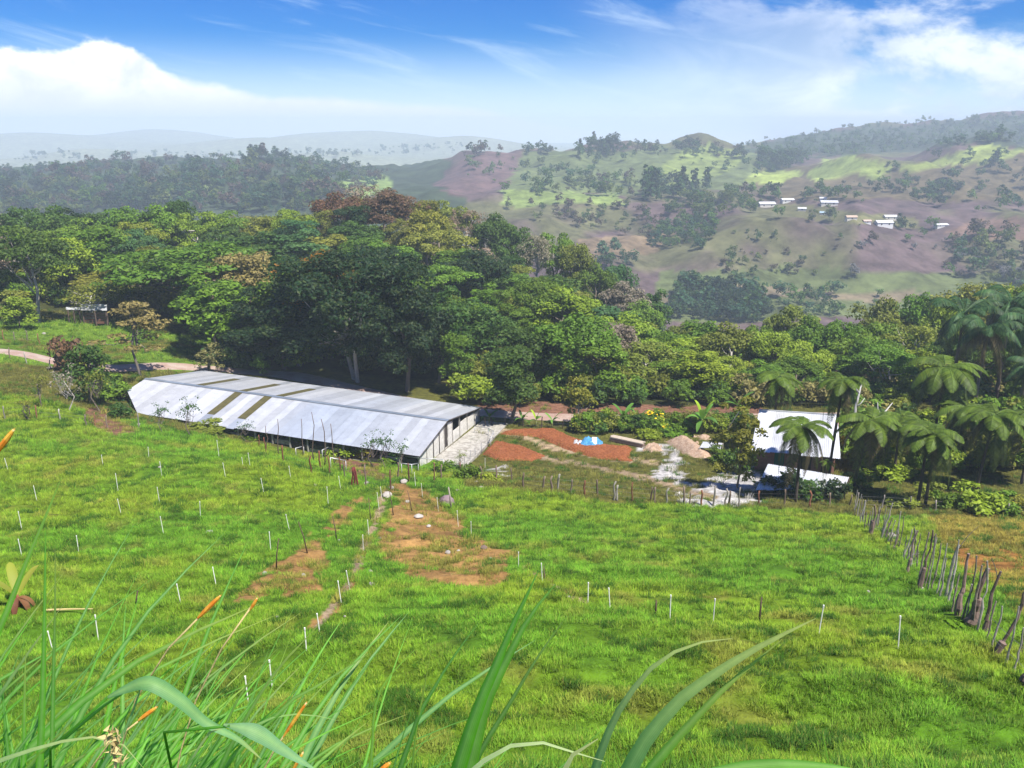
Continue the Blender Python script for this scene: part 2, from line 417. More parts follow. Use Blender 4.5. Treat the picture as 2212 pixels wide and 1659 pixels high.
M = dict(
 ground=material('ground', ground_mat), hills=material('hills', hills_mat), road=material('road', road_mat),
 leaf=material('leaf', leaf_mat('OBJ')), leafi=material('leaf_far', leaf_mat('INST')), blade=material('blade', blade_mat), tuft=material('tuft', tuft_mat),
 bark=material('bark', objcol(.9, 3.0)), paint=material('paint', objcol(.6, 3.0, .3, .15)), wood=material('wood', objcol(.9, 7.0)),
 tin=material('tin', tin_mat), stone=material('stone', objcol(.9, 4.0, .2, .6)),
 soil=material('soil', simple((.17, .055, .022), .95, 0, .1, 5.0, .5, (.29, .105, .045), .8, .1)),
 sand=material('sand', simple((.30, .20, .14), .95, 0, .1, 4.0, .5, (.42, .31, .23), .4, .05)),
 concrete=material('concrete', simple((.42, .40, .36), .85, 0, .2, 2.0, .4, (.26, .24, .21), .2, .02)),
 board=material('board', simple((.38, .36, .33), .85, 0, .2, 2.2, .4, (.22, .205, .19), .25, .02)),
 pale=material('pale_board', simple((.66, .64, .60), .85, 0, .2, 2.2, .25, (.52, .50, .46), .25, .02)),
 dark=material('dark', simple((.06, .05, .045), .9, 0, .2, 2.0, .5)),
 skyl=material('skylight_sheet', simple((.105, .09, .03), .6, 0, .3, 1.5, .3, (.07, .065, .025), 0)),
 wire=material('wire', simple((.25, .24, .23), .5, .7, .4, 3.0, .3)),
 pipe=material('pipe', simple((.55, .56, .57), .45, .4, .5, 6.0, .25, (.40, .39, .38), 0)),
 tarp=material('tarp', simple((.04, .20, .42), .6, 0, .3, 4.0, .4, (.10, .32, .55), .6, .08)),
 flower=material('flower', simple((.90, .60, .015), .6, 0, .3, 9.0, .25)),
 seed=material('seed', simple((.62, .20, .02), .7, 0, .2, 60.0, .5, (.72, .42, .06), 0)),
 straw=material('straw', simple((.50, .40, .18), .8, 0, .2, 30.0, .4)),
 brick=material('brick_wall', simple((.40, .20, .15), .9, 0, .2, 4.0, .4, (.33, .16, .12), .2, .02)),
)
# ------------------------------------------------------------------ ground and hills
US = np.arange(-700, 2901, 8.0)
def rows(a, b, r): return np.exp(np.arange(math.log(a), math.log(b), r))
Y1 = np.concatenate([[-40, -20, -8, -3, -1, .2], rows(1.2, 14, .06), rows(14, 120, .0085), rows(120, 236, .0125), [236.0]])
Y2 = np.concatenate([[236.0], rows(240, 2400, .0095), rows(2400, 5400, .015), [5400.0]])
def sheet(Y):
    U, YY = np.meshgrid(US, Y); zz = -0.3 * np.maximum(YY, 1)
    for _ in range(5):
        zc = np.maximum(YY * math.cos(PITCH) - zz * math.sin(PITCH), 14.0)
        X = (U - UC) / F * zc; zz = zfun(X, YY)
    zc = np.maximum(YY * math.cos(PITCH) - zz * math.sin(PITCH), 14.0)
    X = (U - UC) / F * zc; zz = zfun(X, YY)
    return np.stack([X, YY, zz], -1)
def soft(u, v, poly, k, x, y, s=0):       # polygon with a ragged border
    du = (fbm(x * k[0], y * k[0], 3, 41 + s) - .5) * k[1]; dv = (fbm(x * k[0], y * k[0], 3, 51 + s) - .5) * k[1] * k[2]
    return inpoly(u + du, v + dv, poly)
SOILP = [[(850, 1030), (890, 1030), (955, 1100), (1020, 1145), (1115, 1215), (1060, 1275), (960, 1250), (870, 1240), (815, 1195), (825, 1120), (842, 1080)],
         [(770, 1060), (800, 1080), (700, 1190), (690, 1270), (620, 1300), (520, 1300), (560, 1240), (640, 1190)],
         [(780, 1200), (800, 1180), (760, 1280), (700, 1370), (680, 1370), (730, 1280)]]
PALE = [[(1440, 985), (1470, 965), (1480, 1000), (1470, 1030), (1560, 1035), (1640, 1010), (1650, 1070), (1580, 1090), (1480, 1080), (1400, 1030)],
        [(1062, 1008), (1090, 1005), (1100, 1020), (1070, 1022)], [(1400, 960), (1460, 955), (1450, 985), (1395, 975)]]
RED = [[(1030, 868), (1250, 872), (1650, 872), (1650, 900), (1520, 915), (1380, 925), (1250, 905), (1040, 890)], [(180, 880), (225, 885), (300, 930), (260, 945), (195, 915)], [(820, 1000), (700, 985), (760, 1030), (830, 1040)]]
TRK = [[(1068, 922), (1120, 938), (1180, 965), (1290, 985), (1420, 1000)], [(1160, 985), (1230, 1000), (1300, 1012), (1420, 1040), (1540, 1075)]]
def near_albedo(V):
    x, y, z = V[..., 0], V[..., 1], V[..., 2]
    u, v = prj(V.reshape(-1, 3)); u = u.reshape(x.shape); v = v.reshape(x.shape)
    a = fbm(x * .11, y * .13, 4, 61)[..., None]; b = fbm(x * .5, y * .6, 3, 71)[..., None]
    lush = np.array([.066, .150, .010]); yel = np.array([.108, .165, .011]); dry = np.array([.17, .12, .035])
    t = np.clip((a - .36) / .26, 0, 1)
    c = lush * (1 - t) + yel * t
    t = np.clip((b - .62) / .12, 0, 1) * .35; c = c * (1 - t) + dry * t
    # rough ground beyond the fences
    far = (y > 66 + 0 * x) & (u > 1000) | (y > 90)
    olive = np.array([.085, .085, .018]) * (.7 + .6 * b); c = np.where(far[..., None], olive, c)
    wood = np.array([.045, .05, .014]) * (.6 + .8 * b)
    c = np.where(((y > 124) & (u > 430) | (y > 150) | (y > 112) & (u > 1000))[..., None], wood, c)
    m = soft(u, v, [(1190, 800), (1200, 690), (1330, 670), (1440, 760), (1460, 830)], (.1, 60, .5), x, y); c = np.where(m[..., None], np.array([.10, .14, .015]) * (.7 + .6 * a), c)
    m = soft(u, v, [(-300, 770), (-300, 690), (230, 690), (540, 740), (540, 800), (250, 800)], (.1, 50, .5), x, y); c = np.where(m[..., None] & (a > .38), np.array([.085, .145, .014]) * (.6 + .8 * a), c)
    m = soft(u, v, [(1990, 1130), (2100, 1090), (2260, 1120), (2400, 1300), (2300, 1400), (2080, 1200)], (.2, 50, .7), x, y); c = np.where(m[..., None], np.array([.15, .125, .022]) * (.6 + .8 * b), c)
    m = soft(u, v, [(2050, 1190), (2230, 1180), (2240, 1240), (2080, 1240)], (.3, 50, .6), x, y); c = np.where(m[..., None], np.array([.24, .115, .03]) * (.6 + .8 * b), c)
    for i, q in enumerate(SOILP):
        m = soft(u, v, q, (.35, 70, .8), x, y, i) & (b[..., 0] > .30 - .12 * (i == 0)); c = np.where(m[..., None], np.array([.27, .155, .055]) * (.5 + .9 * b), c)
    for i, q in enumerate(RED):
        m = soft(u, v, q, (.25, 30, .6), x, y, i); c = np.where(m[..., None], np.array([.17, .085, .055]) * (.6 + .8 * b), c)
    for i, q in enumerate(PALE):
        m = soft(u, v, q, (.45, 90, .7), x, y, i + 3) & (b[..., 0] > .36); c = np.where(m[..., None], np.array([.36, .345, .335]) * (.45 + 1.1 * b), c)
    for q in TRK + [[(690, 1350), (760, 1250), (800, 1150), (835, 1060)], [(1130, 1225), (1200, 1270), (1260, 1300)]]:
        dmin = np.full(u.shape, 1e9)
        for (u0, v0), (u1, v1) in zip(q, q[1:]):
            tt = np.clip(((u - u0) * (u1 - u0) + (v - v0) * (v1 - v0)) / ((u1 - u0)**2 + (v1 - v0)**2), 0, 1)
            dmin = np.minimum(dmin, np.hypot(u - u0 - tt * (u1 - u0), (v - v0 - tt * (v1 - v0)) * 1.7))
        m = dmin < 9 + 14 * (b[..., 0] - .5); c = np.where(m[..., None], np.array([.30, .22, .14]) * (.6 + .8 * a), c)
    return c
FARP = [  # far side colours of the land: polygon in picture columns and rows, colour
 ([(-800, 330), (960, 330), (1010, 420), (1010, 520), (-800, 520)], (.062, .085, .040)),
 ([(930, 400), (1000, 350), (1060, 318), (1130, 325), (1110, 400), (1000, 420)], (.16, .10, .085)),
 ([(1090, 400), (1130, 330), (1640, 315), (1640, 400), (1400, 420), (1100, 420)], (.15, .18, .06)),
 ([(1400, 420), (1460, 330), (1540, 300), (1620, 335), (1560, 380)], (.24, .29, .07)),
 ([(1080, 412), (1340, 416), (1350, 442), (1080, 444)], (.25, .32, .08)),
 ([(1600, 420), (1680, 370), (1760, 350), (1850, 335), (1950, 360), (2110, 315), (2300, 330), (2300, 440), (1700, 430)], (.155, .12, .06)),
 ([(1610, 380), (1660, 362), (1740, 368), (1700, 398), (1620, 396)], (.32, .38, .08)),
 ([(1740, 372), (1780, 350), (1850, 335), (1945, 362), (1900, 390), (1820, 378), (1760, 400)], (.29, .35, .08)),
 ([(1930, 375), (2060, 335), (2130, 312), (2212, 325), (2150, 345), (1990, 372)], (.30, .35, .08)),
 ([(1600, 330), (1700, 290), (2300, 240), (2300, 320), (2110, 312), (1850, 338)], (.065, .085, .045)),
 ([(660, 445), (740, 392), (820, 378), (850, 400), (760, 440)], (.28, .38, .09)),
 ([(380, 415), (440, 395), (480, 405), (440, 425)], (.25, .32, .09)),
 ([(1240, 515), (1450, 500), (1420, 548), (1290, 560)], (.26, .185, .10)),
 ([(1380, 700), (1430, 590), (1700, 575), (2300, 600), (2300, 690), (1700, 690)], (.14, .165, .055)),
 ([(1400, 640), (1560, 610), (1800, 628), (2000, 625), (2000, 648), (1780, 650), (1640, 640), (1450, 660)], (.23, .18, .10)),
 ([(2040, 500), (2120, 470), (2300, 465), (2300, 520), (2100, 520)], (.24, .15, .10)),
 ([(1640, 455), (1700, 440), (1980, 470), (1990, 492), (1850, 486)], (.17, .16, .06)),
]
def far_albedo(V):
    x, y = V[..., 0], V[..., 1]
    u, v = prj(V.reshape(-1, 3)); u = u.reshape(x.shape); v = v.reshape(x.shape)
    a = fbm(x / 60., y / 90., 4, 81)[..., None]; b = fbm(x / 17., y / 25., 3, 91)[..., None]
    mauve = np.array([.145, .098, .085]); ol = np.array([.15, .145, .06])
    t = np.clip((a - .36) / .16, 0, 1); c = mauve * t + ol * (1 - t)
    for i, (q, col) in enumerate(FARP):
        m = soft(u, v, q, (1 / 40., 34, .6), x, y, i); c = np.where(m[..., None], np.array(col) * (.75 + .5 * a), c)
    c = c * np.array([.66, .68, .78])  # blue-weighted factor: haze tint put into the land colour as well
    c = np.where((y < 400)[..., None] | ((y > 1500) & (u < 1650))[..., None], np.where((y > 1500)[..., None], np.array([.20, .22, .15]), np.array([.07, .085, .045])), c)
    return c * (.7 + .6 * b)
V1 = sheet(Y1); V2 = sheet(Y2)
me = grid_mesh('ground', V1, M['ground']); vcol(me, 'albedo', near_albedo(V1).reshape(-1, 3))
tag(child('ground', me), 'grassy slope of the pasture with the farmyard and wood floor below', None, None, 'structure')
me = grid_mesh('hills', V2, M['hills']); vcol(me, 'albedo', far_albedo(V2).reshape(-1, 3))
tag(child('hills', me), 'hazy far hills of pasture and dry slopes across the valley', None, None, 'structure')
# road
ROADS = []
def strip(name, ctr, width, mat, label, lift=.05, n=240, across=6):
    c = np.array([at(u, y)[:2] for u, y in ctr]); t = np.linspace(0, len(c) - 1, n)
    D = pchip_d(np.arange(len(c), dtype=float), c); i = np.clip(t.astype(int), 0, len(c) - 2); s = (t - i)[:, None]
    pc = (2*s**3-3*s**2+1)*c[i] + (s**3-2*s**2+s)*D[i] + (-2*s**3+3*s**2)*c[i+1] + (s**3-s**2)*D[i+1]
    d = np.gradient(pc, axis=0); d /= np.linalg.norm(d, axis=1)[:, None]; nr = np.stack([-d[:, 1], d[:, 0]], 1)
    w = np.linspace(-.5, .5, across)
    wd = width * (1 + .35 * (fbm(t * 1.7, t * 0 + 3, 3, 5) - .5))
    XY = pc[:, None] + nr[:, None] * (w[None, :, None] * wd[:, None, None])
    Z = zfun(XY[..., 0], XY[..., 1]) + lift; Z[:, [0, -1]] -= lift * 2
    ROADS.append(pc)
    tag(child(name, grid_mesh(name, np.concatenate([XY, Z[..., None]], -1)[:, ::-1], mat)), label, None, None, 'structure')
strip('road', [(-350, 112), (-150, 113), (0, 113), (120, 112.5), (250, 115), (400, 121), (540, 122), (700, 119), (850, 113), (1040, 107.5), (1240, 105.5), (1500, 105), (1800, 106), (2100, 104.5), (2500, 104)],
      4.6, M['road'], 'pale stony dirt road curving past the barn')
# haze: one closed box of even air
hm = bpy.data.materials.new('haze'); hm.use_nodes = True; hg = NT(hm.node_tree)
hv = hg.n('ShaderNodeVolumePrincipled', {'Color': (.72, .85, 1.0, 1), 'Density': 0.00037, 'Anisotropy': 0.0})
hg.n('ShaderNodeOutputMaterial', {'Volume': hv.outputs[0]})
HZTOP = max(float(V2[..., 2].max()) + 16.0, 20.0); print('haze top', HZTOP)
hb = MB().box((-6200, -300, -150), (6200, 5500, HZTOP)); hz = child('haze', hb.mesh('haze', hm))
tag(hz, 'pale blue haze filling the valley air', None, None, 'stuff')
# ------------------------------------------------------------------ foliage builders
def unit(n):
    d = rng.normal(size=(n, 3)); return d / np.linalg.norm(d, axis=1)[:, None]
def leaf_cloud(cen, rad, nper, size, flat=.8, up=.45, droop=0.0):
    """leaf quads spread over clumps: centres cen (n,3), radii rad (n,)"""
    n = len(cen); k = n * nper
    c = np.repeat(cen, nper, 0); r = np.repeat(rad, nper)[:, None]
    d = unit(k); d[:, 2] = np.where(d[:, 2] < -.35, -d[:, 2], d[:, 2])
    pos = c + d * r * rng.uniform(.55, 1.08, (k, 1)) * np.array([1, 1, flat])
    nr = d * .7 + unit(k) * .75 + np.array([0, 0, up]); nr /= np.linalg.norm(nr, axis=1)[:, None]
    a = np.cross(nr, unit(k)); a[:, 2] -= droop; a -= (a * nr).sum(1)[:, None] * nr; a /= np.linalg.norm(a, axis=1)[:, None] + 1e-9
    b = np.cross(nr, a)
    s = size * rng.uniform(.6, 1.35, (k, 1))
    V = np.stack([pos - a * s * .55, pos + b * s * .33 - nr * s * .08, pos + a * s * .6, pos - b * s * .33 - nr * s * .08], 1)
    return V.reshape(-1, 3), np.arange(k * 4).reshape(-1, 4)
def shell(n, c, r, lo=.55, low_cut=-.55, seed=0):
    d = unit(n * 3); d = d[d[:, 2] > low_cut][:n]
    lump = .78 + .44 * vn(d[:, 0] * 2.2 + seed * 9, d[:, 1] * 2.2 + d[:, 2] * 1.7, seed)
    return np.array(c) + d * np.array(r) * (rng.uniform(lo, 1, (len(d), 1)) * lump[:, None])
def limbs(h, cen, r0, nl, lean=.0, multi=1):
    m = MB(); H = np.array(cen, float)
    for k in range(multi):
        off = np.array([rng.normal() * .35 * (multi > 1), rng.normal() * .35 * (multi > 1), 0])
        tp = np.array([H[:, 0].mean() * .5 + lean, H[:, 1].mean() * .5, np.percentile(H[:, 2], 45)]) + off * 3
        mid = off * 1.2 + tp * .5 + np.array([rng.normal() * .3, rng.normal() * .3, 0])
        m.tube([off + [0, 0, -.8], off * 1.1 + [0, 0, .3], mid, tp], [r0 * 1.5, r0, r0 * .75, r0 * .45], 7)
        for i in rng.choice(len(H), min(nl, len(H)), replace=False):
            t = rng.uniform(.45, .98); s = off * 1.1 * (1 - t) + tp * t
            e = H[i]; q = s * .45 + e * .55 + np.array([0, 0, -.4])
            m.tube([s, q, e], [r0 * .42, r0 * .25, r0 * .07], 5, False)
    return m
TREES = {}
def make_tree(key, cen, rad, nper, size, flat, r0, nl, up=.45, multi=1, lean=0., droop=0.):
    V, Q = leaf_cloud(np.array(cen), np.array(rad), nper, size, flat, up, droop)
    top = float(V[:, 2].max()); wid = float(np.percentile(V[:, 0], 98) - np.percentile(V[:, 0], 2))
    TREES[key] = (quads_mesh('crown', V, Q, M['leaf']), limbs(top, cen, r0, nl, lean, multi).mesh('trunk', M['bark'], True), top, wid)
def build_trees():
    for s in range(3):
        c = shell(46, (0, 0, 7.6), (4.4, 4.4, 4.0), .6, -.6, s); make_tree(f'round{s}', c, rng.uniform(1.0, 1.9, len(c)), 200, .42, .8, .26, 9)
    for s in range(2):
        n = 40; a = rng.uniform(0, 2 * np.pi, n); r = 5.6 * np.sqrt(rng.uniform(.03, 1, n))
        c = np.stack([r * np.cos(a), r * np.sin(a), 8.8 - 2.2 * (r / 5.6) ** 2 - rng.choice([0, 0, 1.4, 2.6], n) + rng.normal(0, .3, n)], 1)
        make_tree(f'umbrella{s}', c, rng.uniform(1.1, 1.8, n), 165, .38, .42, .26, 12, .7)
    for s in range(2):
        c = shell(40, (0, 0, 7.8), (2.9, 2.9, 5.2), .55, -.75, s + 5); make_tree(f'tall{s}', c, rng.uniform(.9, 1.6, len(c)), 180, .40, .85, .24, 8)
    for s in range(2):
        c = shell(36, (0, 0, 7.8), (3.9, 3.9, 3.9), .45, -.5, s + 9); make_tree(f'sparse{s}', c, rng.uniform(.8, 1.5, len(c)), 60, .34, .8, .2, 26)
    c = shell(90, (0, 0, 10.2), (7.2, 6.4, 7.6), .62, -.85, 14); make_tree('big0', c, rng.uniform(1.2, 2.3, len(c)), 270, .42, .7, .24, 18, .5, 2)
    c = shell(80, (0, 0, 10.0), (6.0, 6.0, 7.8), .6, -.9, 15); make_tree('big1', c, rng.uniform(1.2, 2.2, len(c)), 270, .42, .7, .36, 16, .5, 1)
    n = 26; a = rng.uniform(0, 2 * np.pi, n); r = 3.4 * np.sqrt(rng.uniform(.03, 1, n)); lv = rng.choice([4.2, 5.6, 6.9, 8.0], n)
    c = np.stack([r * np.cos(a) * (9.4 - lv) / 4, r * np.sin(a) * (9.4 - lv) / 4, lv + rng.normal(0, .2, n)], 1)
    make_tree('tier', c, rng.uniform(.8, 1.3, n), 75, .38, .28, .16, 20, .8)
    c = shell(22, (0, 0, 3.0), (1.9, 1.9, 2.6), .5, -.9, 3); make_tree('small0', c, rng.uniform(.6, 1.0, len(c)), 120, .3, .85, .1, 6)
    c = shell(18, (0, 0, 2.9), (1.5, 1.5, 2.4), .3, -.6, 4); make_tree('small1', c, rng.uniform(.4, .8, len(c)), 60, .26, .85, .07, 14)
    c = shell(40, (0, 0, 3.9), (1.9, 1.9, 3.5), .15, -.95, 6); make_tree('airy', c, rng.uniform(.35, .7, len(c)), 75, .24, .85, .09, 24)
    for s in range(3):
        c = shell(14, (0, 0, .7), (1.2, 1.2, .9), .3, -.2, s + 20); make_tree(f'bush{s}', c, rng.uniform(.4, .7, len(c)), 70, .26, .85, .04, 5)
    c = shell(22, (0, 0, 2.4), (1.3, 1.3, 1.7), .2, -.5, 8); make_tree('twig', c, rng.uniform(.25, .5, len(c)), 12, .16, .9, .06, 20)
build_trees()
PAL = dict(dark=(.062, .135, .020), mid=(.125, .23, .018), lime=(.25, .34, .024), olive=(.21, .235, .030), rust=(.18, .10, .055),
           grey=(.30, .24, .18), teal=(.06, .15, .045), orange=(.40, .19, .02), deep=(.016, .047, .014), yellow=(.34, .31, .03), straw=(.28, .25, .08))
WORD = dict(dark='dark green', mid='mid green', lime='bright lime green', olive='olive green', rust='rusty brown', grey='pale half bare',
            teal='deep bluish green', orange='orange tinged', deep='very dark green', yellow='yellow green', straw='straw coloured')
BARK = {'grey': (.42, .38, .34), 'rust': (.12, .10, .085)}
def put_tree(shape, colr, p, H, W=None, name='tree', label='', cat='tree', group=None, bark=None, rz=None, sink=.2):
    cr, tr, top, wid = TREES[shape]
    s = H / top; sx = s if W is None else W / wid
    c = np.array(PAL[colr]) * rng.uniform(.82, 1.2) * np.array([rng.uniform(.88, 1.14), 1, rng.uniform(.9, 1.1)])
    e = empty(name, (p[0], p[1], p[2] - sink * s), label, cat, group, rng.uniform(0, 6.28) if rz is None else rz, (sx, sx, s))
    child('trunk', tr, e, color=bark or BARK.get(colr, (.17, .14, .11)))
    child('crown', cr, e, color=tuple(c))
    return e
HT = []                                   # all wood trees: (root, u, zone, colour, shape)
SHW = {'r': 'round crowned', 'u': 'flat topped', 't': 'tall narrow', 's': 'thin leaved', 'b': 'huge broad', 'tier': 'layered'}
def wood_tree(u, y, H, colr, shape, zone, W=None):
    p = at(u, y); bark = (.45, .42, .38) if rng.random() < .22 else None
    e = put_tree(shape, colr, p, H, W, 'tree', bark=bark); HT.append((e, u, zone, colr, shape)); return e
def top_h(u, y, v):                      # height that brings a tree standing there up to a picture row
    p = at(u, y); q = on(u, v, y); return max(3.0, q[2] - p[2])
# --- trees that outline the wooded ridge: column, top row, distance, width in columns, colour, shape
SKY = [(-70, 470, 205, 110, 'mid', 'round0'), (12, 458, 215, 60, 'grey', 'round2'), (70, 440, 200, 95, 'dark', 'round1'), (122, 437, 195, 90, 'dark', 'round0'), (170, 446, 205, 80, 'deep', 'tall0'), (215, 455, 210, 80, 'dark', 'round2'),
 (285, 440, 205, 105, 'mid', 'round1'), (340, 436, 200, 110, 'mid', 'round0'), (395, 428, 225, 60, 'dark', 'round2'), (440, 452, 200, 110, 'lime', 'umbrella0'), (490, 450, 205, 100, 'mid', 'umbrella1'), (540, 462, 215, 80, 'olive', 'sparse0'),
 (590, 462, 205, 90, 'olive', 'round2'), (640, 447, 205, 100, 'lime', 'umbrella0'), (650, 470, 196, 80, 'teal', 'tall1'), (690, 450, 205, 75, 'olive', 'sparse1'), (735, 408, 215, 95, 'rust', 'round0'), (792, 394, 228, 70, 'grey', 'sparse0'),
 (835, 402, 215, 95, 'rust', 'round1'), (880, 420, 222, 80, 'rust', 'sparse1'), (770, 440, 205, 80, 'deep', 'tall1'), (925, 428, 225, 85, 'olive', 'round2'), (972, 430, 228, 95, 'olive', 'umbrella1'), (1010, 448, 225, 70, 'grey', 'sparse0'),
 (1062, 452, 222, 75, 'dark', 'round0'), (1110, 480, 220, 80, 'dark', 'round1'), (1160, 500, 210, 70, 'grey', 'sparse1'), (1195, 494, 215, 85, 'mid', 'umbrella0'), (1240, 520, 210, 80, 'olive', 'round2'), (1285, 560, 205, 75, 'mid', 'round0'),
 (1330, 566, 220, 70, 'teal', 'round2'), (1345, 600, 200, 95, 'grey', 'round1'), (1405, 618, 210, 65, 'dark', 'tall0'), (1370, 640, 190, 80, 'mid', 'round0'),
 (1030, 530, 200, 70, 'grey', 'sparse0'), (960, 480, 212, 60, 'olive', 'sparse1'), (905, 470, 212, 60, 'grey', 'sparse0')]
for u, v, y, w, c, s in SKY:
    wood_tree(u, y, top_h(u, y, v), c, s, 0, w / F * zc_of(at(u, y)))
RIGHT = [(1462, 695, 165, 110, 'olive', 'umbrella0'), (1520, 684, 150, 130, 'mid', 'round1'), (1575, 692, 140, 110, 'olive', 'round0'), (1625, 700, 150, 95, 'mid', 'round2'), (1700, 650, 165, 110, 'olive', 'round1'), (1745, 676, 150, 90, 'mid', 'round0'),
 (1800, 690, 140, 115, 'mid', 'round2'), (1870, 632, 170, 110, 'olive', 'round0'), (1915, 640, 175, 95, 'mid', 'umbrella1'), (1965, 622, 170, 90, 'mid', 'round1'), (2010, 640, 160, 80, 'lime', 'round2'), (2055, 606, 165, 110, 'olive', 'round0'),
 (2120, 600, 165, 120, 'olive', 'sparse0'), (2180, 606, 160, 110, 'mid', 'round1'), (2245, 610, 155, 120, 'mid', 'round2'), (2320, 620, 150, 120, 'olive', 'round0'), (1890, 690, 140, 110, 'mid', 'round1'), (1660, 712, 135, 100, 'lime', 'round2'),
 (1960, 690, 135, 110, 'olive', 'sparse1'), (1845, 720, 130, 110, 'mid', 'round0'), (1730, 735, 128, 110, 'lime', 'umbrella0')]
for u, v, y, w, c, s in RIGHT:
    wood_tree(u, y, top_h(u, y, v), c, s, 1, w / F * zc_of(at(u, y)))
# --- trees that fill the wood between and below
SU = sorted([(a[0], a[1]) for a in SKY + RIGHT]); su = np.array([a for a, _ in SU]); sv = np.array([b for _, b in SU], float)
def clear(u, v, y):
    if y < 128 and u < 560: return False
    if u < 470 and y < 150 and u > -300: return False
    if 1215 < u < 1420 and 158 < y < 200 and rng.random() < .8: return False
    if y < 112 and u < 1900: return False
    if 530 < u < 1000 and y < 125: return False
    return True
cand = []
for _ in range(4000):
    u = rng.uniform(-220, 2430); y = rng.uniform(113, 226)
    if u < 1430 and y > 222: continue
    cand.append((u, y))
placed = []
def far_enough(u, y, d):
    x = (u - UC) / F * y
    for a, b in placed:
        if (a - x) ** 2 + (b - y) ** 2 < d * d: return False
    placed.append((x, y)); return True
for a in SKY + RIGHT: placed.append(((a[0] - UC) / F * a[2], a[2]))
nw = 0
for u, y in cand:
    if nw >= 205: break
    p = at(u, y); pu, pv = prj(p); 
    if not clear(u, pv[0], y) or not far_enough(u, y, 5.4): continue
    H = rng.uniform(8.5, 15) if u < 1430 else rng.uniform(6.5, 10.5)
    vs = np.interp(u, su, sv) + rng.uniform(14, 40)
    H = min(H, on(u, vs, y)[2] - p[2])
    if H < 4.5: continue
    right = u > 1180
    ck = rng.choice(['mid', 'olive', 'lime', 'dark', 'grey', 'teal', 'straw'] if right else ['dark', 'mid', 'olive', 'deep', 'grey', 'teal', 'rust', 'lime'],
                    p=[.42, .20, .20, .09, .02, .05, .02] if right else [.23, .35, .12, .1, .03, .06, .01, .10])
    sh = rng.choice(['sparse0', 'sparse1']) if ck in ('grey', 'rust', 'straw') and rng.random() < .7 else rng.choice(['round0', 'round1', 'round2', 'umbrella0', 'umbrella1', 'tall0', 'tall1'])
    wood_tree(u, y, H, str(ck), str(sh), 0 if u < 1430 else 1, H * rng.uniform(.72, 1.0)); nw += 1
# --- the dark group behind the barn and other single trees
def single(u, y, v, wcol, colr, shape, label, name='tree', bark=None, group=None, cat='tree', rz=None):
    p = at(u, y); H = top_h(u, y, v); W = None if wcol is None else wcol / F * zc_of(p)
    return put_tree(shape, colr, p, H, W, name, label, cat, group, bark, rz)
single(770, 121, 533, 285, 'deep', 'big0', 'huge very dark green tree with pale forked trunks right behind the long tin roof', rz=.4, bark=(.40, .37, .33))
single(612, 124, 600, 170, 'deep', 'big1', 'broad dark tree left of the huge forked one, branches hanging to the road')
single(880, 117, 560, 150, 'deep', 'big1', 'dark leafy tree right of the huge forked one, drooping behind the barn ridge', rz=2.0)
single(690, 131, 535, 150, 'orange', 'round0', 'tree with an orange and rusty top rising over the dark group behind the barn')
single(640, 127, 560, 130, 'mid', 'round1', 'brighter green tree left of the orange topped one behind the barn')
single(948, 122, 610, 110, 'dark', 'tall0', 'slim dark tree closing the dark group on its right side')
single(985, 117, 720, 70, 'mid', 'tall1', 'light green drooping tree at the right edge of the dark group')
single(1104, 103, 748, 112, 'dark', 'tall1', 'lone dark green tree on a short trunk beside the small bananas at the road', rz=1.0)
single(1253, 101, 808, 62, 'yellow', 'small1', 'slender yellow green young tree behind the blue tarp', bark=(.45, .40, .34))
single(196, 96, 738, 92, 'dark', 'small0', 'dense dark green small tree left of the barn end beside the road')
single(303, 113, 642, 135, 'straw', 'tier', 'pale layered acacia with a bare trunk left of the barn', bark=(.20, .17, .14))
single(150, 108, 712, 62, 'rust', 'bush1', 'purplish brown bush on the road edge left of the barn', name='bush', cat='bush')
single(43, 128, 636, 62, 'lime', 'small0', 'bright lime green small tree left of the far tin shed')
single(84, 136, 482, 150, 'dark', 'umbrella1', 'tall spreading tree with a long pale trunk left of the far tin shed', bark=(.34, .30, .26))
single(204, 143, 610, 110, 'olive', 'sparse0', 'olive half bare tree right behind the far tin shed', bark=(.45, .42, .38))
single(452, 118, 740, 60, 'straw', 'small1', 'straw green feathery small tree on the road edge behind the barn end')
single(410, 150, 520, 330, 'mid', 'umbrella0', 'very wide flat topped tree in front of the ridge left of the dark group')
single(330, 158, 560, 220, 'olive', 'umbrella1', 'wide olive flat topped tree behind the layered acacia')
single(545, 146, 540, 160, 'straw', 'round2', 'pale yellowish round tree just left of the dark group')
single(480, 142, 590, 130, 'grey', 'sparse1', 'grey half bare tree under the wide flat topped tree')
single(566, 120, 760, 36, 'mid', 'small0', 'small bright conical tree at the far left corner of the barn roof')
single(1592, 74.5, 848, 84, 'olive', 'airy', 'tall airy olive tree left of the white roofed house')
for i, (u, v, y, w, c, s) in enumerate([(890, 690, 150, 130, 'dark', 'round0'), (1010, 650, 152, 120, 'mid', 'round1'), (1120, 640, 150, 110, 'olive', 'round2'), (930, 620, 170, 110, 'teal', 'round2'),
        (1210, 720, 135, 120, 'mid', 'round0'), (1300, 730, 128, 120, 'olive', 'sparse0'), (1390, 735, 126, 120, 'olive', 'round1'), (1040, 560, 185, 100, 'dark', 'round0'), (1480, 755, 124, 120, 'mid', 'umbrella1')]):
    wood_tree(u, y, top_h(u, y, v), c, s, 0 if u < 1430 else 1, w / F * zc_of(at(u, y)))
ZN = ['on the wooded ridge', 'in the low wood']
from collections import defaultdict
gk = defaultdict(list)
for t in HT: gk[(t[2], t[3], t[4][:4] if t[4] == 'tier' else t[4][0])].append(t)
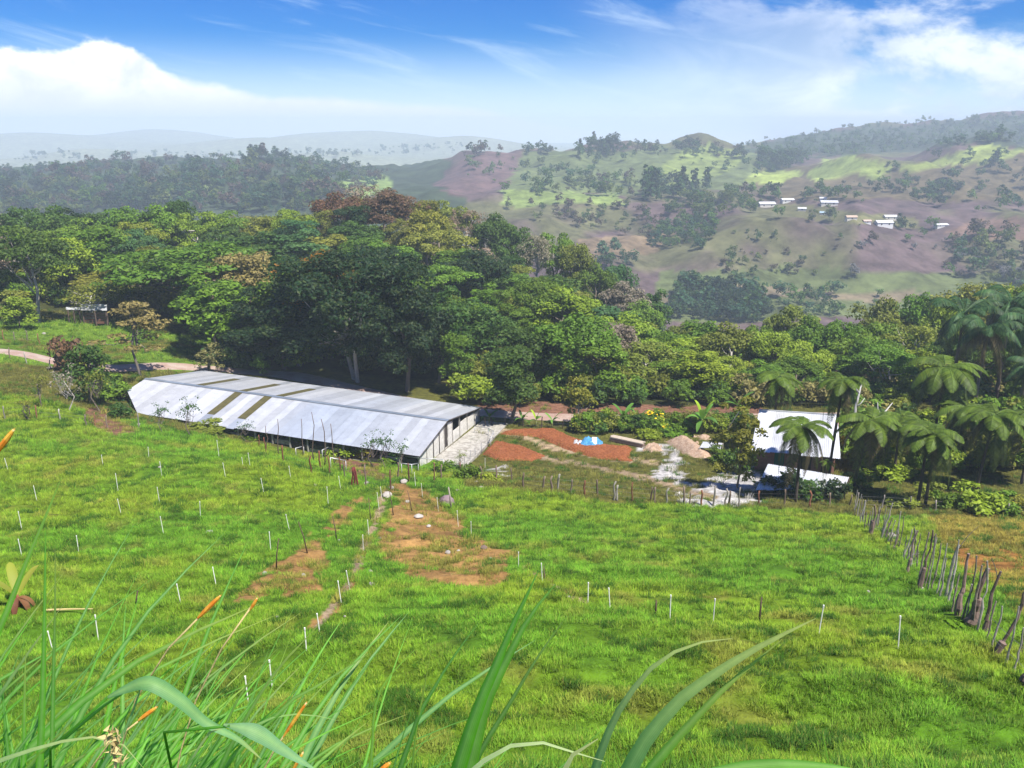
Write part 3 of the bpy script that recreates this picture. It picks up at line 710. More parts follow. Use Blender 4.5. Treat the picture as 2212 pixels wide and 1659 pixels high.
for (z, c, s), L in gk.items():
    L.sort(key=lambda t: t[1])
    for i, t in enumerate(L):
        rank = '' if len(L) == 1 else f', {ordn(i)} of these from left'
        t[0]['label'] = f'{WORD[c]} {SHW[s]} tree {ZN[z]}{rank}'; t[0]['category'] = 'tree'
        t[0]['group'] = ('trees on the wooded ridge behind the barn', 'trees in the low wood behind the farmyard')[z]

# ------------------------------------------------------------------ instanced ground cover ("stuff")
def gn_scatter(name, pts, scl, rotz, tint, var, meshes, label, tilt=None):
    n = len(pts)
    me = bpy.data.meshes.new(name); me.vertices.add(n); me.vertices.foreach_set('co', np.asarray(pts, np.float32).ravel())
    def attr(nm, ty, a, k='value'):
        at_ = me.attributes.new(nm, ty, 'POINT'); at_.data.foreach_set(k, np.ascontiguousarray(a).ravel())
    attr('scl', 'FLOAT_VECTOR', np.asarray(scl, np.float32) if np.ndim(scl) == 2 else np.repeat(np.asarray(scl, np.float32)[:, None], 3, 1), 'vector')
    rt = np.zeros((n, 3), np.float32); rt[:, 2] = rotz
    if tilt is not None: rt[:, :2] = tilt
    attr('rot', 'FLOAT_VECTOR', rt, 'vector'); attr('var', 'INT', np.asarray(var, np.int32))
    t4 = np.ones((n, 4), np.float32); t4[:, :3] = tint; attr('tint', 'FLOAT_COLOR', t4, 'color')
    o = child(name, me); tag(o, label, None, None, 'stuff')
    g = bpy.data.node_groups.new(name + '_nodes', 'GeometryNodeTree')
    g.interface.new_socket('Geometry', in_out='INPUT', socket_type='NodeSocketGeometry'); g.interface.new_socket('Geometry', in_out='OUTPUT', socket_type='NodeSocketGeometry')
    N = g.nodes.new; L = g.links.new
    gi, go = N('NodeGroupInput'), N('NodeGroupOutput')
    jo = N('GeometryNodeJoinGeometry')
    for m in reversed(meshes):
        src = bpy.data.objects.new(name + '_source', m)
        oi = N('GeometryNodeObjectInfo'); oi.inputs['Object'].default_value = src; oi.inputs['As Instance'].default_value = True
        L(oi.outputs['Geometry'], jo.inputs[0])
    def na(nm, ty):
        a = N('GeometryNodeInputNamedAttribute'); a.data_type = ty; a.inputs['Name'].default_value = nm; return a.outputs[0]
    ip = N('GeometryNodeInstanceOnPoints'); ip.inputs['Pick Instance'].default_value = True
    mp = N('GeometryNodeMeshToPoints'); L(gi.outputs[0], mp.inputs['Mesh'])
    L(mp.outputs[0], ip.inputs['Points']); L(jo.outputs[0], ip.inputs['Instance'])
    L(na('var', 'INT'), ip.inputs['Instance Index'])
    e2r = N('FunctionNodeEulerToRotation'); L(na('rot', 'FLOAT_VECTOR'), e2r.inputs[0]); L(e2r.outputs[0], ip.inputs['Rotation'])
    L(na('scl', 'FLOAT_VECTOR'), ip.inputs['Scale']); L(ip.outputs[0], go.inputs[0])
    o.modifiers.new('scatter', 'NODES').node_group = g
    return o
def tuft(nb, h, spread, w, lean=.5):
    V = []; Q = []
    for i in range(nb):
        a = rng.uniform(0, 6.28); r = spread * math.sqrt(rng.random()); b = np.array([r * math.cos(a), r * math.sin(a), -.03])
        d = np.array([math.cos(a), math.sin(a), 0]) * rng.uniform(.1, lean) + np.array([rng.normal() * .15, rng.normal() * .15, 0])
        L = h * rng.uniform(.5, 1.15); sd = np.array([-math.sin(a + rng.normal()), math.cos(a), 0]) * w * rng.uniform(.7, 1.3)
        m = b + d * L * .4 + [0, 0, L * .62]; t = b + d * L * 1.05 + [0, 0, L * .92]
        k = len(V); V += [b - sd * .6, b + sd * .6, m + sd * .55, m - sd * .55, t + sd * .06, t - sd * .06]; Q += [(k, k + 1, k + 2, k + 3), (k + 3, k + 2, k + 4, k + 5)]
    return quads_mesh('tuft', np.array(V), np.array(Q), M['tuft'])
TUFTS = [tuft(56, .20, .22, .010), tuft(64, .16, .26, .009), tuft(44, .30, .18, .011), tuft(50, .26, .24, .010, .9)]
TALL = [tuft(60, .62, .30, .016, .6), tuft(60, .80, .34, .018, .5)]
def field():
    pts = []
    # about even density in the picture: more but smaller tufts near the camera
    n = 110000
    y = np.exp(rng.uniform(math.log(13.2), math.log(150), n * 2)); u = rng.uniform(-160, 2380, n * 2)
    keep = ((y < 112) | (u < 500)) & (rng.random(n * 2) < np.clip((y / 60) ** .55, .4, 1))
    y, u = y[keep][:n], u[keep][:n]
    z = -.3 * y
    for _ in range(5):
        zc = np.maximum(y * math.cos(PITCH) - z * math.sin(PITCH), 14); x = (u - UC) / F * zc; z = zfun(x, y)
    alb = near_albedo(np.stack([x, y, z], -1)[:, None])[:, 0]
    V = np.stack([x, y, z], -1); uu, vv = prj(V)
    green = alb[:, 1] > alb[:, 0] * .82
    b = fbm(x * .5, y * .6, 3, 71); clump = fbm(x * .9, y * 1.2, 3, 111)
    pr = np.where(green, np.clip((clump - .30) * 4.2, .12, 1), np.where(clump > .55, .45, .03))
    barn = inpoly(x, y, [(-9.8, 84), (-50.6, 97.2), (-44.5, 117), (-3.2, 104)])
    yard = (y > 70) & (uu > 1000)
    ok = (rng.random(len(x)) < pr) & ~barn & (rng.random(len(x)) < np.where(yard, .45, 1))
    rd = (alb.max(1) > .36) | ((np.abs(V[:, None, :2] - ROADS[0][None, ::3]) ** 2).sum(-1).min(1) < 3.0 ** 2)
    ok &= ~rd
    x, y, z, alb, uu, clump, green = x[ok], y[ok], z[ok], alb[ok], uu[ok], clump[ok], green[ok]
    scl = np.clip((y / 30) ** .55, .8, 2.3) * rng.uniform(.6, 1.3, len(x)) * (.55 + .65 * clump)
    tint = np.where(green[:, None], alb, np.array([.115, .115, .02])) * rng.uniform(.9, 1.2, (len(x), 1)) * (.62 + .85 * fbm(x * 1.4, y * 1.7, 2, 131))[:, None] * 1.9
    dark = (rng.random(len(x)) < .05) | (fbm(x * .75, y * 1.0, 3, 151) > .64)  # dark clusters put the shade of the uneven turf into the grass colour
    tint[dark] = np.array([.05, .14, .010]) * rng.uniform(.8, 1.2, (dark.sum(), 1)); 
    var = rng.choice(4, len(x), p=[.36, .36, .10, .18])
    gn_scatter('pasture_grass', np.stack([x, y, z], -1), scl, rng.uniform(0, 6.28, len(x)), tint, var, TUFTS, 'short green pasture grass growing in tufts over the slope')
field()
def on_ground(u, y):
    z = -.3 * y
    for _ in range(5):
        zc = np.maximum(y * math.cos(PITCH) - z * math.sin(PITCH), 14); x = (u - UC) / F * zc; z = zfun(x, y)
    return np.stack([x, y, z], -1)
def imesh(key):
    m = TREES[key][0].copy(); m.materials[0] = M['leafi']; return m
# undergrowth on the floor of the wood
def under():
    n = 3400; y = np.sqrt(rng.uniform(108**2, 240**2, n)); u = rng.uniform(-260, 2450, n)
    p = on_ground(u, y)
    u2 = rng.uniform(1845, 2450, 330); y2 = rng.uniform(82, 109, 330); p = np.concatenate([p, on_ground(u2, y2)]); u = np.r_[u, u2]; y = np.r_[y, y2]
    u3 = rng.uniform(1235, 1640, 120); y3 = rng.uniform(99, 102.5, 120); p = np.concatenate([p, on_ground(u3, y3)]); u = np.r_[u, u3]; y = np.r_[y, y3]; n = len(p)
    cl = (u < 480) & (y < 150) | (y < 124) & (u < 1010)
    keep = ~cl & ~((u > 1000) & (u < 1840) & (y < 111) & ~((y > 98.9) & (y < 102.6) & (u > 1234) & (u < 1641))) & ~((y > 101.5) & (y < 109.5) & (u > 1000)); p = p[keep]; u = u[keep]; y = y[keep]; n = len(p)
    cols = np.array([PAL['mid'], PAL['dark'], PAL['olive'], PAL['lime'], PAL['straw']]); ci = rng.choice(5, n, p=[.30, .22, .26, .14, .08])
    s = np.where((y < 103) & (u < 1645), rng.uniform(.7, 1.25, n), rng.uniform(.8, 2.2, n))
    gn_scatter('undergrowth', p, s, rng.uniform(0, 6.28, n), cols[ci] * rng.uniform(.8, 1.2, (n, 1)), rng.integers(0, 3, n), [imesh('bush0'), imesh('bush1'), imesh('bush2')],
               'thick green undergrowth between the trunks of the wood')
under()
# far woods on the other side of the valley
def lowcrown(s, kind):
    if kind == 0: c = shell(12, (0, 0, 5.2), (3.2, 3.2, 3.4), .5, -.7, s)
    else: c = np.stack([rng.normal(0, .5, 12), rng.normal(0, .5, 12), np.linspace(2, 11, 12)], 1)
    V, Q = leaf_cloud(c, rng.uniform(1.4, 2.2, len(c)) if kind == 0 else np.linspace(2.4, .7, 12), 16, 1.35, .9)
    return quads_mesh('far_crown', V, Q, M['leafi'])
FW = [  # region, trees, height range, colours, kind odds (tall), ymin
 ([(-150, 360), (60, 372), (200, 352), (340, 352), (420, 345), (560, 335), (720, 352), (850, 375), (760, 440), (640, 460), (-150, 470)], 1500, (6, 12), ['dark', 'teal', 'mid', 'deep', 'rust', 'olive'], 0, 500),
 ([(420, 350), (520, 345), (600, 345), (720, 358), (830, 382), (820, 372), (560, 338)], 150, (8, 13), ['deep', 'dark'], .1, 800),
 ([(1000, 330), (1130, 318), (1300, 316), (1500, 312), (1640, 335), (1640, 345), (1300, 330), (1000, 345)], 170, (6, 11), ['deep', 'dark', 'rust'], .1, 700),
 ([(1245, 320), (1330, 315), (1340, 340), (1240, 345)], 50, (10, 17), ['deep', 'dark'], .5, 700),
 ([(1000, 340), (1640, 330), (1640, 410), (1000, 415)], 110, (5, 10), ['dark', 'mid', 'olive'], 0, 600),
 ([(1000, 395), (1640, 380), (1680, 420), (1640, 440), (1000, 420)], 170, (6, 11), ['dark', 'teal', 'mid', 'olive', 'rust'], 0, 560),
 ([(1390, 415), (1530, 400), (1530, 425), (1390, 440)], 70, (16, 26), ['deep', 'dark'], .8, 560),
 ([(1440, 440), (1640, 420), (1660, 440), (1560, 470), (1440, 480)], 90, (5, 9), ['mid', 'olive', 'dark'], 0, 480),
 ([(1390, 535), (1440, 490), (1540, 470), (1550, 500), (1520, 540)], 130, (4, 8), ['mid', 'teal', 'dark'], 0, 400),
 ([(1650, 430), (1850, 405), (2300, 400), (2300, 470), (2000, 470), (1960, 450), (1830, 440), (1700, 440)], 260, (6, 11), ['deep', 'dark', 'teal', 'mid'], 0, 560),
 ([(1560, 440), (1700, 446), (1840, 480), (2060, 492), (2060, 505), (1840, 495), (1640, 470)], 110, (6, 11), ['deep', 'dark', 'olive', 'mid'], 0, 480),
 ([(1800, 520), (1870, 500), (1960, 505), (2080, 520), (2100, 600), (2000, 610), (1880, 612), (1810, 590)], 210, (4, 8), ['teal', 'mid', 'dark', 'rust', 'grey'], 0, 400),
 ([(1450, 640), (1520, 620), (1600, 635), (1660, 655), (1660, 700), (1450, 690)], 200, (7, 11), ['teal', 'dark', 'deep'], 0, 340),
 ([(1650, 640), (1780, 625), (2000, 640), (2260, 620), (2260, 660), (1700, 690)], 110, (5, 9), ['teal', 'dark', 'mid'], 0, 340),
 ([(1600, 305), (1700, 300), (1780, 285), (1900, 268), (2050, 258), (2260, 245), (2260, 310), (2100, 312), (1850, 335), (1640, 340)], 900, (4, 9), ['dark', 'teal', 'deep', 'mid'], 0, 900),
 ([(1640, 345), (1760, 345), (1700, 370), (1640, 375)], 90, (8, 15), ['dark', 'deep'], 0, 700),
 ([(2100, 500), (2260, 480), (2260, 620), (2100, 610)], 130, (5, 10), ['rust', 'olive', 'dark', 'grey'], 0, 400),
 ([(1000, 430), (1440, 450), (1420, 520), (1120, 480)], 110, (4, 8), ['rust', 'dark', 'olive'], 0, 450),
 ([(1290, 560), (1370, 540), (1380, 580), (1300, 590)], 70, (6, 10), ['dark', 'teal'], 0, 300),
 ([(1560, 500), (1800, 500), (1800, 600), (1560, 600)], 60, (3, 6), ['rust', 'olive', 'dark'], 0, 400),
 ([(620, 330), (1000, 310), (1000, 332), (640, 345)], 160, (9, 16), ['dark', 'teal'], 0, 1500),
 ([(-100, 330), (600, 330), (600, 342), (-100, 350)], 160, (9, 16), ['dark', 'teal'], 0, 1500),
 ([(1690, 440), (1990, 330), (2212, 330), (2230, 400)], 60, (5, 11), ['dark', 'deep'], 0, 650),
]
def rayv(u, v, ymin):                     # many sight lines at once
    c, s = math.cos(PITCH), math.sin(PITCH); a = (u - UC) / F; b = -(v - VC) / F
    dx, dy, dz = a, c + b * s, -s + b * c; dx, dz = dx / dy, dz / dy
    t = np.exp(np.linspace(math.log(ymin), math.log(8500), 260))
    g = zfun(dx[:, None] * t, np.broadcast_to(t, (len(u), len(t)))) - dz[:, None] * t
    k = np.argmax(g >= 0, 1); hit = g[np.arange(len(u)), k] >= 0; k = np.maximum(k, 1)
    g0, g1 = g[np.arange(len(u)), k - 1], g[np.arange(len(u)), k]; f = np.clip(-g0 / (g1 - g0 + 1e-9), 0, 1)
    y = t[k - 1] + f * (t[k] - t[k - 1]); x = dx * y
    return np.stack([x, y, zfun(x, y)], -1)[hit]
def farwoods():
    PT, S, C, K = [], [], [], []
    for q, n, (h0, h1), cols, tall, ymin in FW:
        q = np.array(q, float); lo, hi = q.min(0), q.max(0)
        uv = rng.uniform(lo, hi, (n * 4, 2)); uv = uv[inpoly(uv[:, 0], uv[:, 1], q)][:n]
        p = rayv(uv[:, 0], uv[:, 1], float(ymin)); m = len(p)
        pu, pv = prj(p); ok = np.ones(len(p), bool)
        for hu, hv, hw in [(1655, 447, 34), (1700, 437, 26), (1732, 455, 16), (1790, 443, 34), (1778, 433, 14), (1776, 464, 10), (1838, 475, 22), (1872, 482, 16), (1908, 488, 34), (1922, 474, 26), (2032, 490, 26)]:
            ok &= ~((np.abs(pu - hu) < hw / 2 + 7) & (pv > hv - 1) & (pv < hv + 30))
        if n < 500: ok &= rng.random(len(p)) < np.clip((fbm(p[:, 0] / 70, p[:, 1] / 90, 3, 171) - .39) * 8, .08, 1)
        p = p[ok]; m = len(p)
        PT.append(p); k = (rng.random(m) < tall).astype(int) * 2 + rng.integers(0, 2, m)
        S.append(rng.uniform(h0 * .5, h1, m) * rng.choice([.45, .8, 1, 1.2], m) / np.where(k >= 2, 12., 8.6)); K.append(k)
        cc = np.array([PAL[c] for c in cols]); C.append(cc[rng.integers(0, len(cols), m)] * rng.uniform(.7, 1.15, (m, 1)) * [.62, .74, 1.1])  # crowns shifted towards blue: distance haze put into their colour
    PT = np.concatenate(PT); S = np.concatenate(S); C = np.concatenate(C); K = np.concatenate(K)
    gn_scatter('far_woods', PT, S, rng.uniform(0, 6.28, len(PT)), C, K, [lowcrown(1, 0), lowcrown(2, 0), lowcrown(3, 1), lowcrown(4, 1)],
               'dark bluish woods scattered over the far hills and along the valley')
farwoods()
# ------------------------------------------------------------------ long barn
BO = np.array([-9.78, 85.0, -33.97]); YAW = .312; BL_, BW, RF, RH = 42.16, 19.52, .414, 1.664
BA = np.array([-math.cos(YAW), math.sin(YAW), .028]); BB = np.array([math.sin(YAW), math.cos(YAW), -.033])
def bp(s, t, h=0.0): return BA * s + BB * t + np.array([0, 0, h])      # along the eave, across, up (barn-local)
RT = BW * RF
def roof_h(t): return RH * (t / RT if t <= RT else (BW - t) / (BW - RT) )
barn = empty('barn', BO, 'long low livestock barn with a pale corrugated tin roof and a grey board end wall', 'barn')
def corr(w, length, drop, name='roof_sheet', n=7):       # a sheet with ridges: width w along a, length along b, falling
    pr = []; per = w / n
    for i in range(n): pr += [(i * per, 0), (i * per + per * .3, .0), (i * per + per * .42, .035), (i * per + per * .62, .035), (i * per + per * .74, 0)]
    pr.append((w + .04, 0)); m = MB(); V = []
    for (s, h) in pr: V += [BA * s + np.array([0, 0, h]), BA * s + length[0] + np.array([0, 0, h])]
    m.add(V, [(2 * i, 2 * i + 2, 2 * i + 3, 2 * i + 1) for i in range(len(pr) - 1)]); return m.mesh(name, M['tin'])
NS = 40; SW = BL_ / NS
near_sheet = corr(SW, [BB * RT + np.array([0, 0, RH])], 0)
far_sheet = corr(SW, [BB * (BW - RT) + np.array([0, 0, -RH])], 0)
def blend(a, b, t): return tuple(np.array(a) * (1 - t) + np.array(b) * t)
for i in range(NS):
    s = i * SW
    if any(abs(s + SW / 2 - q) < SW * .55 for q in (23.6, 28.4)):
        q = bp(s, RT * .26, roof_h(RT * .26) + .03); q2 = bp(s, RT * .97, roof_h(RT * .97) + .03); a = BA * SW
        lo = MB().slab([bp(s, -.25, -.05), bp(s, -.25, -.05) + a, bp(s, RT * .26, roof_h(RT * .26)) + a, bp(s, RT * .26, roof_h(RT * .26))], .02)
        child('roof_sheet', lo.mesh('roof_sheet', M['tin']), barn, color=(.56, .60, .66))
        child('skylight_sheet', MB().slab([q, q + a, q2 + a, q2], .02).mesh('skylight_sheet', M['skyl']), barn)
        continue
    c = blend((.76, .77, .79), (.56, .62, .71), np.clip((19.5 - s) / 3, 0, 1) * .8 * np.clip((s + 1) / 12, .15, 1))  # sheets right of the middle tinted bluish: sky reflection put into their colour
    if s < 36.7:
        me = near_sheet if True else None
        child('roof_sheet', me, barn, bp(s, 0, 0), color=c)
    else:
        m = MB(); V = []
        for r in range(7):
            for g_, h in ((0, 0), (.3, 0), (.42, .035), (.62, .035), (.74, 0)):
                x = s + (r + g_) / 7 * SW; t0 = min(1, (x - 36.7) / 5.5) * .58; V += [bp(x, RT * t0, RH * t0 + h), bp(x, RT, RH + h)]
        x = s + SW; t0 = min(1, (x - 36.7) / 5.5) * .58; V += [bp(x, RT * t0, RH * t0), bp(x, RT, RH)]
        m.add(V, [(2 * j, 2 * j + 2, 2 * j + 3, 2 * j + 1) for j in range(len(V) // 2 - 1)])
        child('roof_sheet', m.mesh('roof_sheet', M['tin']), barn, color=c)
for i in range(NS):
    s = i * SW; a = BA * SW
    if any(abs(s + SW / 2 - q) < SW * .55 for q in (23.0, 28.0, 34.2)):
        t0, t1 = RT * 1.03, RT + (BW - RT) * .72
        child('skylight_sheet', MB().slab([bp(s, t0, roof_h(t0) + .03), bp(s, t0, roof_h(t0) + .03) + a, bp(s, t1, roof_h(t1) + .03) + a, bp(s, t1, roof_h(t1) + .03)], .02).mesh('skylight_sheet', M['skyl']), barn)
        child('roof_sheet', MB().slab([bp(s, t1, roof_h(t1)), bp(s, t1, roof_h(t1)) + a, bp(s, BW, 0) + a, bp(s, BW, 0)], .02).mesh('roof_sheet', M['tin']), barn, color=(.56, .60, .66))
        continue
    child('roof_sheet', far_sheet, barn, bp(s, RT, RH), color=blend((.74, .75, .78), (.60, .63, .69), rng.random()))
for k in range(14):
    s0, s1 = k * BL_ / 14, (k + 1) * BL_ / 14 - .02; m = MB()
    for d0, d1 in ((-.3, 0), (0, .3)):
        m.slab([bp(s0, RT + d0, RH + .08 - abs(d0) * .2), bp(s1, RT + d0, RH + .08 - abs(d0) * .2), bp(s1, RT + d1, RH + .08 - abs(d1) * .2), bp(s0, RT + d1, RH + .08 - abs(d1) * .2)], .02)
    child('ridge_cap', m.mesh('ridge_cap', M['tin']), barn, color=(.36, .42, .50))
# walls: floor line follows the ground; low eaves, open strip under the roof on the end
FL = -2.3
def wallbox(m, s0, t0, s1, t1, h0, h1, th=.12, h0b=None, h1b=None):
    A, B = bp(s0, t0), bp(s1, t1); d = B - A; d[2] = 0; nrm = np.array([-d[1], d[0], 0]); nrm = nrm / np.linalg.norm(nrm) * th
    h0b = h0 if h0b is None else h0b; h1b = h1 if h1b is None else h1b
    up = lambda p, h: p + np.array([0, 0, h])
    m.hexa([up(A, h0), up(B, h0b), up(B, h0b) + nrm, up(A, h0) + nrm], [up(A, h1), up(B, h1b), up(B, h1b) + nrm, up(A, h1) + nrm]); return m
nb = 16
for k in range(nb):                                  # side towards the camera: posts with dark boards between
    s0, s1 = .25 + k * 36.2 / nb, .25 + (k + 1) * 36.2 / nb
    child('post', wallbox(MB(), s0, .35, s0 + .16, .35, FL, -.08, .16).mesh('post', M['board']), barn)
    for j in range(3):
        if k % 5 == 3 and j == 2: continue
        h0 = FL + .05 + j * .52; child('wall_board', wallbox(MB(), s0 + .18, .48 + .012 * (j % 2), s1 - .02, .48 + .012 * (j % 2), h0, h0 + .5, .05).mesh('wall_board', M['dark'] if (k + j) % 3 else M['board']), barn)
for nm, (s0, t0, s1, t1) in dict(back=(.3, BW - .5, BL_ - .4, BW - .5), left=(BL_ - .5, RT * .8, BL_ - .5, BW - .4), clip=(36.3, .6, BL_ - .5, RT * .8)).items():
    child('wall', wallbox(MB(), s0, t0, s1, t1, FL, -.1).mesh('wall', M['board']), barn)
# end wall: seven bays of concrete slabs, a doorway and a high dark slot
tb = [.3, 2.3, 4.2, 5.9, 7.4, 9.9, 12.3, 14.8, 17.3, 19.0]
for k in range(len(tb) - 1):
    t0, t1 = tb[k] + .08, tb[k + 1] - .08
    child('post', wallbox(MB(), .28, tb[k] - .08, .28, tb[k] + .08, FL, roof_h(tb[k]) - .12, .16).mesh('post', M['dark'] if k in (2, 3) else M['board']), barn)
    if k == 4:
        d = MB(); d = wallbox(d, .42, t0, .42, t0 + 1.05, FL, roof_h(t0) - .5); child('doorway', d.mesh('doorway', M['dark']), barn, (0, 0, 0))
        t0 += 1.1
    top0 = min(roof_h(t0), roof_h(9) + 0) - .35; top1 = roof_h(t1) - .35
    if k >= 5: top0 = top1 = .15 - .12 * (k - 5)
    if k == 5: top0 = top1 = -.35
    for j in range(4):
        f0, f1 = j / 4, (j + 1) / 4
        a0, a1 = FL + (top0 - FL) * f0, FL + (top0 - FL) * f1 - .025; b0, b1 = FL + (top1 - FL) * f0, FL + (top1 - FL) * f1 - .025
        child('wall_board', wallbox(MB(), .33 + .008 * (j % 2), t0, .33 + .008 * (j % 2), t1, a0, a1, .07, b0, b1).mesh('wall_board', M['pale']), barn)
child('post', wallbox(MB(), .28, 19.1, .28, 19.26, FL, -.15, .16).mesh('post', M['board']), barn)
rb = MB()
for t0, t1 in ((-.1, RT), (RT, BW)):
    A, B = bp(.06, t0, roof_h(max(t0, 0)) - .02), bp(.06, t1, roof_h(min(t1, BW)) - .02); rb.tube([A, B], .07, 4)
child('rake_beam', rb.mesh('rake_beam', M['dark']), barn)
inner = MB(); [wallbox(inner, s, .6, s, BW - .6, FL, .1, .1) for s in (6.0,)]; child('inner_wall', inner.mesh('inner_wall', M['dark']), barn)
child('barn_floor', MB().slab([bp(.3, .3, FL + .2), bp(.3, BW - .4, FL + .2), bp(BL_ - .4, BW - .4, FL + .2), bp(36, .3, FL + .2)][::-1], .4).mesh('barn_floor', M['concrete']), barn)
# concrete apron beside the end wall
q = [bp(-.15, 3.2)[:2] + BO[:2], bp(-4.2, 2.0)[:2] + BO[:2], bp(-3.6, 19.0)[:2] + BO[:2], bp(-.15, 19.0)[:2] + BO[:2]]
G = np.zeros((14, 8, 3))
for i in range(14):
    for j in range(8):
        a = np.array(q[0]) * (1 - i / 13) + np.array(q[3]) * i / 13; b = np.array(q[1]) * (1 - i / 13) + np.array(q[2]) * i / 13
        p = a * (1 - j / 7) + b * j / 7; G[i, j] = [p[0], p[1], float(zfun(*p)) + .12]
G[..., 2] = np.linspace(G[0, :, 2].mean(), G[-1, :, 2].mean(), 14)[:, None] + .08
sk = np.concatenate([G[:1] - [0, 0, .5], G, G[-1:] - [0, 0, .5]]); sk = np.concatenate([sk[:, :1] - [0, 0, .5], sk, sk[:, -1:] - [0, 0, .5]], 1)
tag(child('concrete_apron', grid_mesh('concrete_apron', sk[:, ::-1], M['concrete'], False)), 'pale concrete apron along the end wall of the barn', None, None, 'structure')

# ------------------------------------------------------------------ house with its lower shed
def roof_quad(parent, o, tl, tr, br, bl, n, name='roof_sheet', rib=5, c0=(.92, .93, .96)):
    tl, tr, br, bl = [np.array(a) - o for a in (tl, tr, br, bl)]
    for k in range(n):
        f0, f1 = k / n, (k + 1) / n
        a0, a1, b0, b1 = tl + (tr - tl) * f0, tl + (tr - tl) * f1, bl + (br - bl) * f0, bl + (br - bl) * f1
        nn = np.cross(b1 - b0, a0 - b0); nn /= np.linalg.norm(nn); m = MB(); V = []; jit = rng.uniform(-.12, .12)
        b0 = b0 + (b0 - a0) / np.linalg.norm(b0 - a0) * jit; b1 = b1 + (b1 - a1) / np.linalg.norm(b1 - a1) * jit
        for r in range(rib):
            for g_, h in ((0, 0), (.35, 0), (.5, .04), (.7, .04), (.85, 0)):
                f = (r + g_) / rib; V += [a0 + (a1 - a0) * f + nn * h, b0 + (b1 - b0) * f + nn * h]
        V += [a1, b1]
        m.add(V, [(2 * i, 2 * i + 1, 2 * i + 3, 2 * i + 2) for i in range(len(V) // 2 - 1)])
        child(name, m.mesh(name, M['tin']), parent, color=tuple(np.array(c0) * rng.uniform(.93, 1.05)))
hbl, hbr = on(1621, 974, 83.6), on(1816, 991, 80.6); htl, htr = on(1640, 886, 89.8), on(1809, 897, 86.6)
ho = np.array([(hbl[0] + hbr[0]) / 2, (hbl[1] + hbr[1]) / 2, float(zfun((hbl[0] + hbr[0]) / 2, (hbl[1] + hbr[1]) / 2 + 3))])
house = empty('house', ho, 'small brick house with a bright white tin roof half hidden behind tree ferns', 'house')
roof_quad(house, ho, htl, htr, hbr, hbl, 9)
dx = (hbr - hbl) / np.linalg.norm(hbr - hbl); dy = (htl - hbl) * np.array([1, 1, 0]); dy /= np.linalg.norm(dy)
back = [htl + dy * 3.4 - [0, 0, 1.2], htr + dy * 3.4 - [0, 0, 1.2]]
roof_quad(house, ho, back[1], back[0], htl, htr, 9) if False else roof_quad(house, ho, htr, htl, back[0], back[1], 9)
child('ridge_cap', MB().tube([htl - ho + [0, 0, .05], htr - ho + [0, 0, .05]], .09, 6).mesh('ridge_cap', M['tin']), house, color=(.7, .72, .75))
w0, w1 = hbl + dy * .9 + dx * .5, hbr + dy * .9 - dx * .5; wz = ho[2] - .6
def hw(a, b, z0, z1, th=.16, z1b=None):
    a, b = np.array(a) - ho, np.array(b) - ho; n = np.cross(b - a, [0, 0, 1.]); n /= np.linalg.norm(n); n *= th; z1b = z1 if z1b is None else z1b
    A = lambda p, z: np.array([p[0], p[1], z - ho[2]])
    return MB().hexa([A(a, z0), A(b, z0), A(b, z0) - n, A(a, z0) - n], [A(a, z1), A(b, z1b), A(b, z1b) - n, A(a, z1) - n])
zt0, zt1 = hbl[2] + .25, hbr[2] + .25
L0 = np.linalg.norm((w1 - w0)[:2])
wd = (w1 - w0) / L0
for a, b in ((0, 1.9), (2.9, 4.3), (5.6, 6.6), (7.6, L0)):
    child('wall', hw(w0 + wd * a, w0 + wd * b, wz, zt0 + (zt1 - zt0) * a / L0, .16, zt0 + (zt1 - zt0) * b / L0).mesh('wall', M['brick']), house)
for a, b, mcol, nm in ((1.9, 2.9, (.02, .16, .11), 'door'), (6.6, 7.6, (.09, .05, .04), 'door')):
    child(nm, hw(w0 + wd * a + dy * .05, w0 + wd * b + dy * .05, wz, zt0 - .25, .06).mesh(nm, M['paint']), house, color=mcol)
child('window', hw(w0 + wd * 4.3 + dy * .06, w0 + wd * 5.6 + dy * .06, wz + 1.2, zt0 - .3, .05).mesh('window', M['dark']), house)
child('wall', hw(w0 + wd * 4.3, w0 + wd * 5.6, wz, wz + 1.2).mesh('wall', M['brick']), house)
child('wall', hw(w0 + dy * 5.5, w0, wz, htl[2] - .3, .16, zt0).mesh('wall', M['brick']), house)
child('wall', hw(w1, w1 + dy * 5.5, wz, zt1, .16, htr[2] - .3).mesh('wall', M['brick']), house)
stl, str_, sbr, sbl = on(1659, 1002, 77.6), on(1834, 1031, 74.2), on(1826, 1053, 72.3), on(1632, 1059, 72.6)
so = np.array([(sbl[0] + sbr[0]) / 2, sbl[1], float(zfun((sbl[0] + sbr[0]) / 2, sbl[1] + 1))])
shed = empty('shed', so, 'low open shed with a white tin roof in front of the brick house', 'shed')
roof_quad(shed, so, stl, str_, sbr, sbl, 8)
for c in (stl, str_, sbr, sbl, (sbl + sbr) / 2):
    g_ = float(zfun(c[0], c[1])); child('post', MB().tube([[c[0] - so[0], c[1] - so[1], g_ - so[2] - .3], [c[0] - so[0], c[1] - so[1], c[2] - so[2] - .05]], .07, 6).mesh('post', M['wood']), shed, color=(.16, .12, .09))
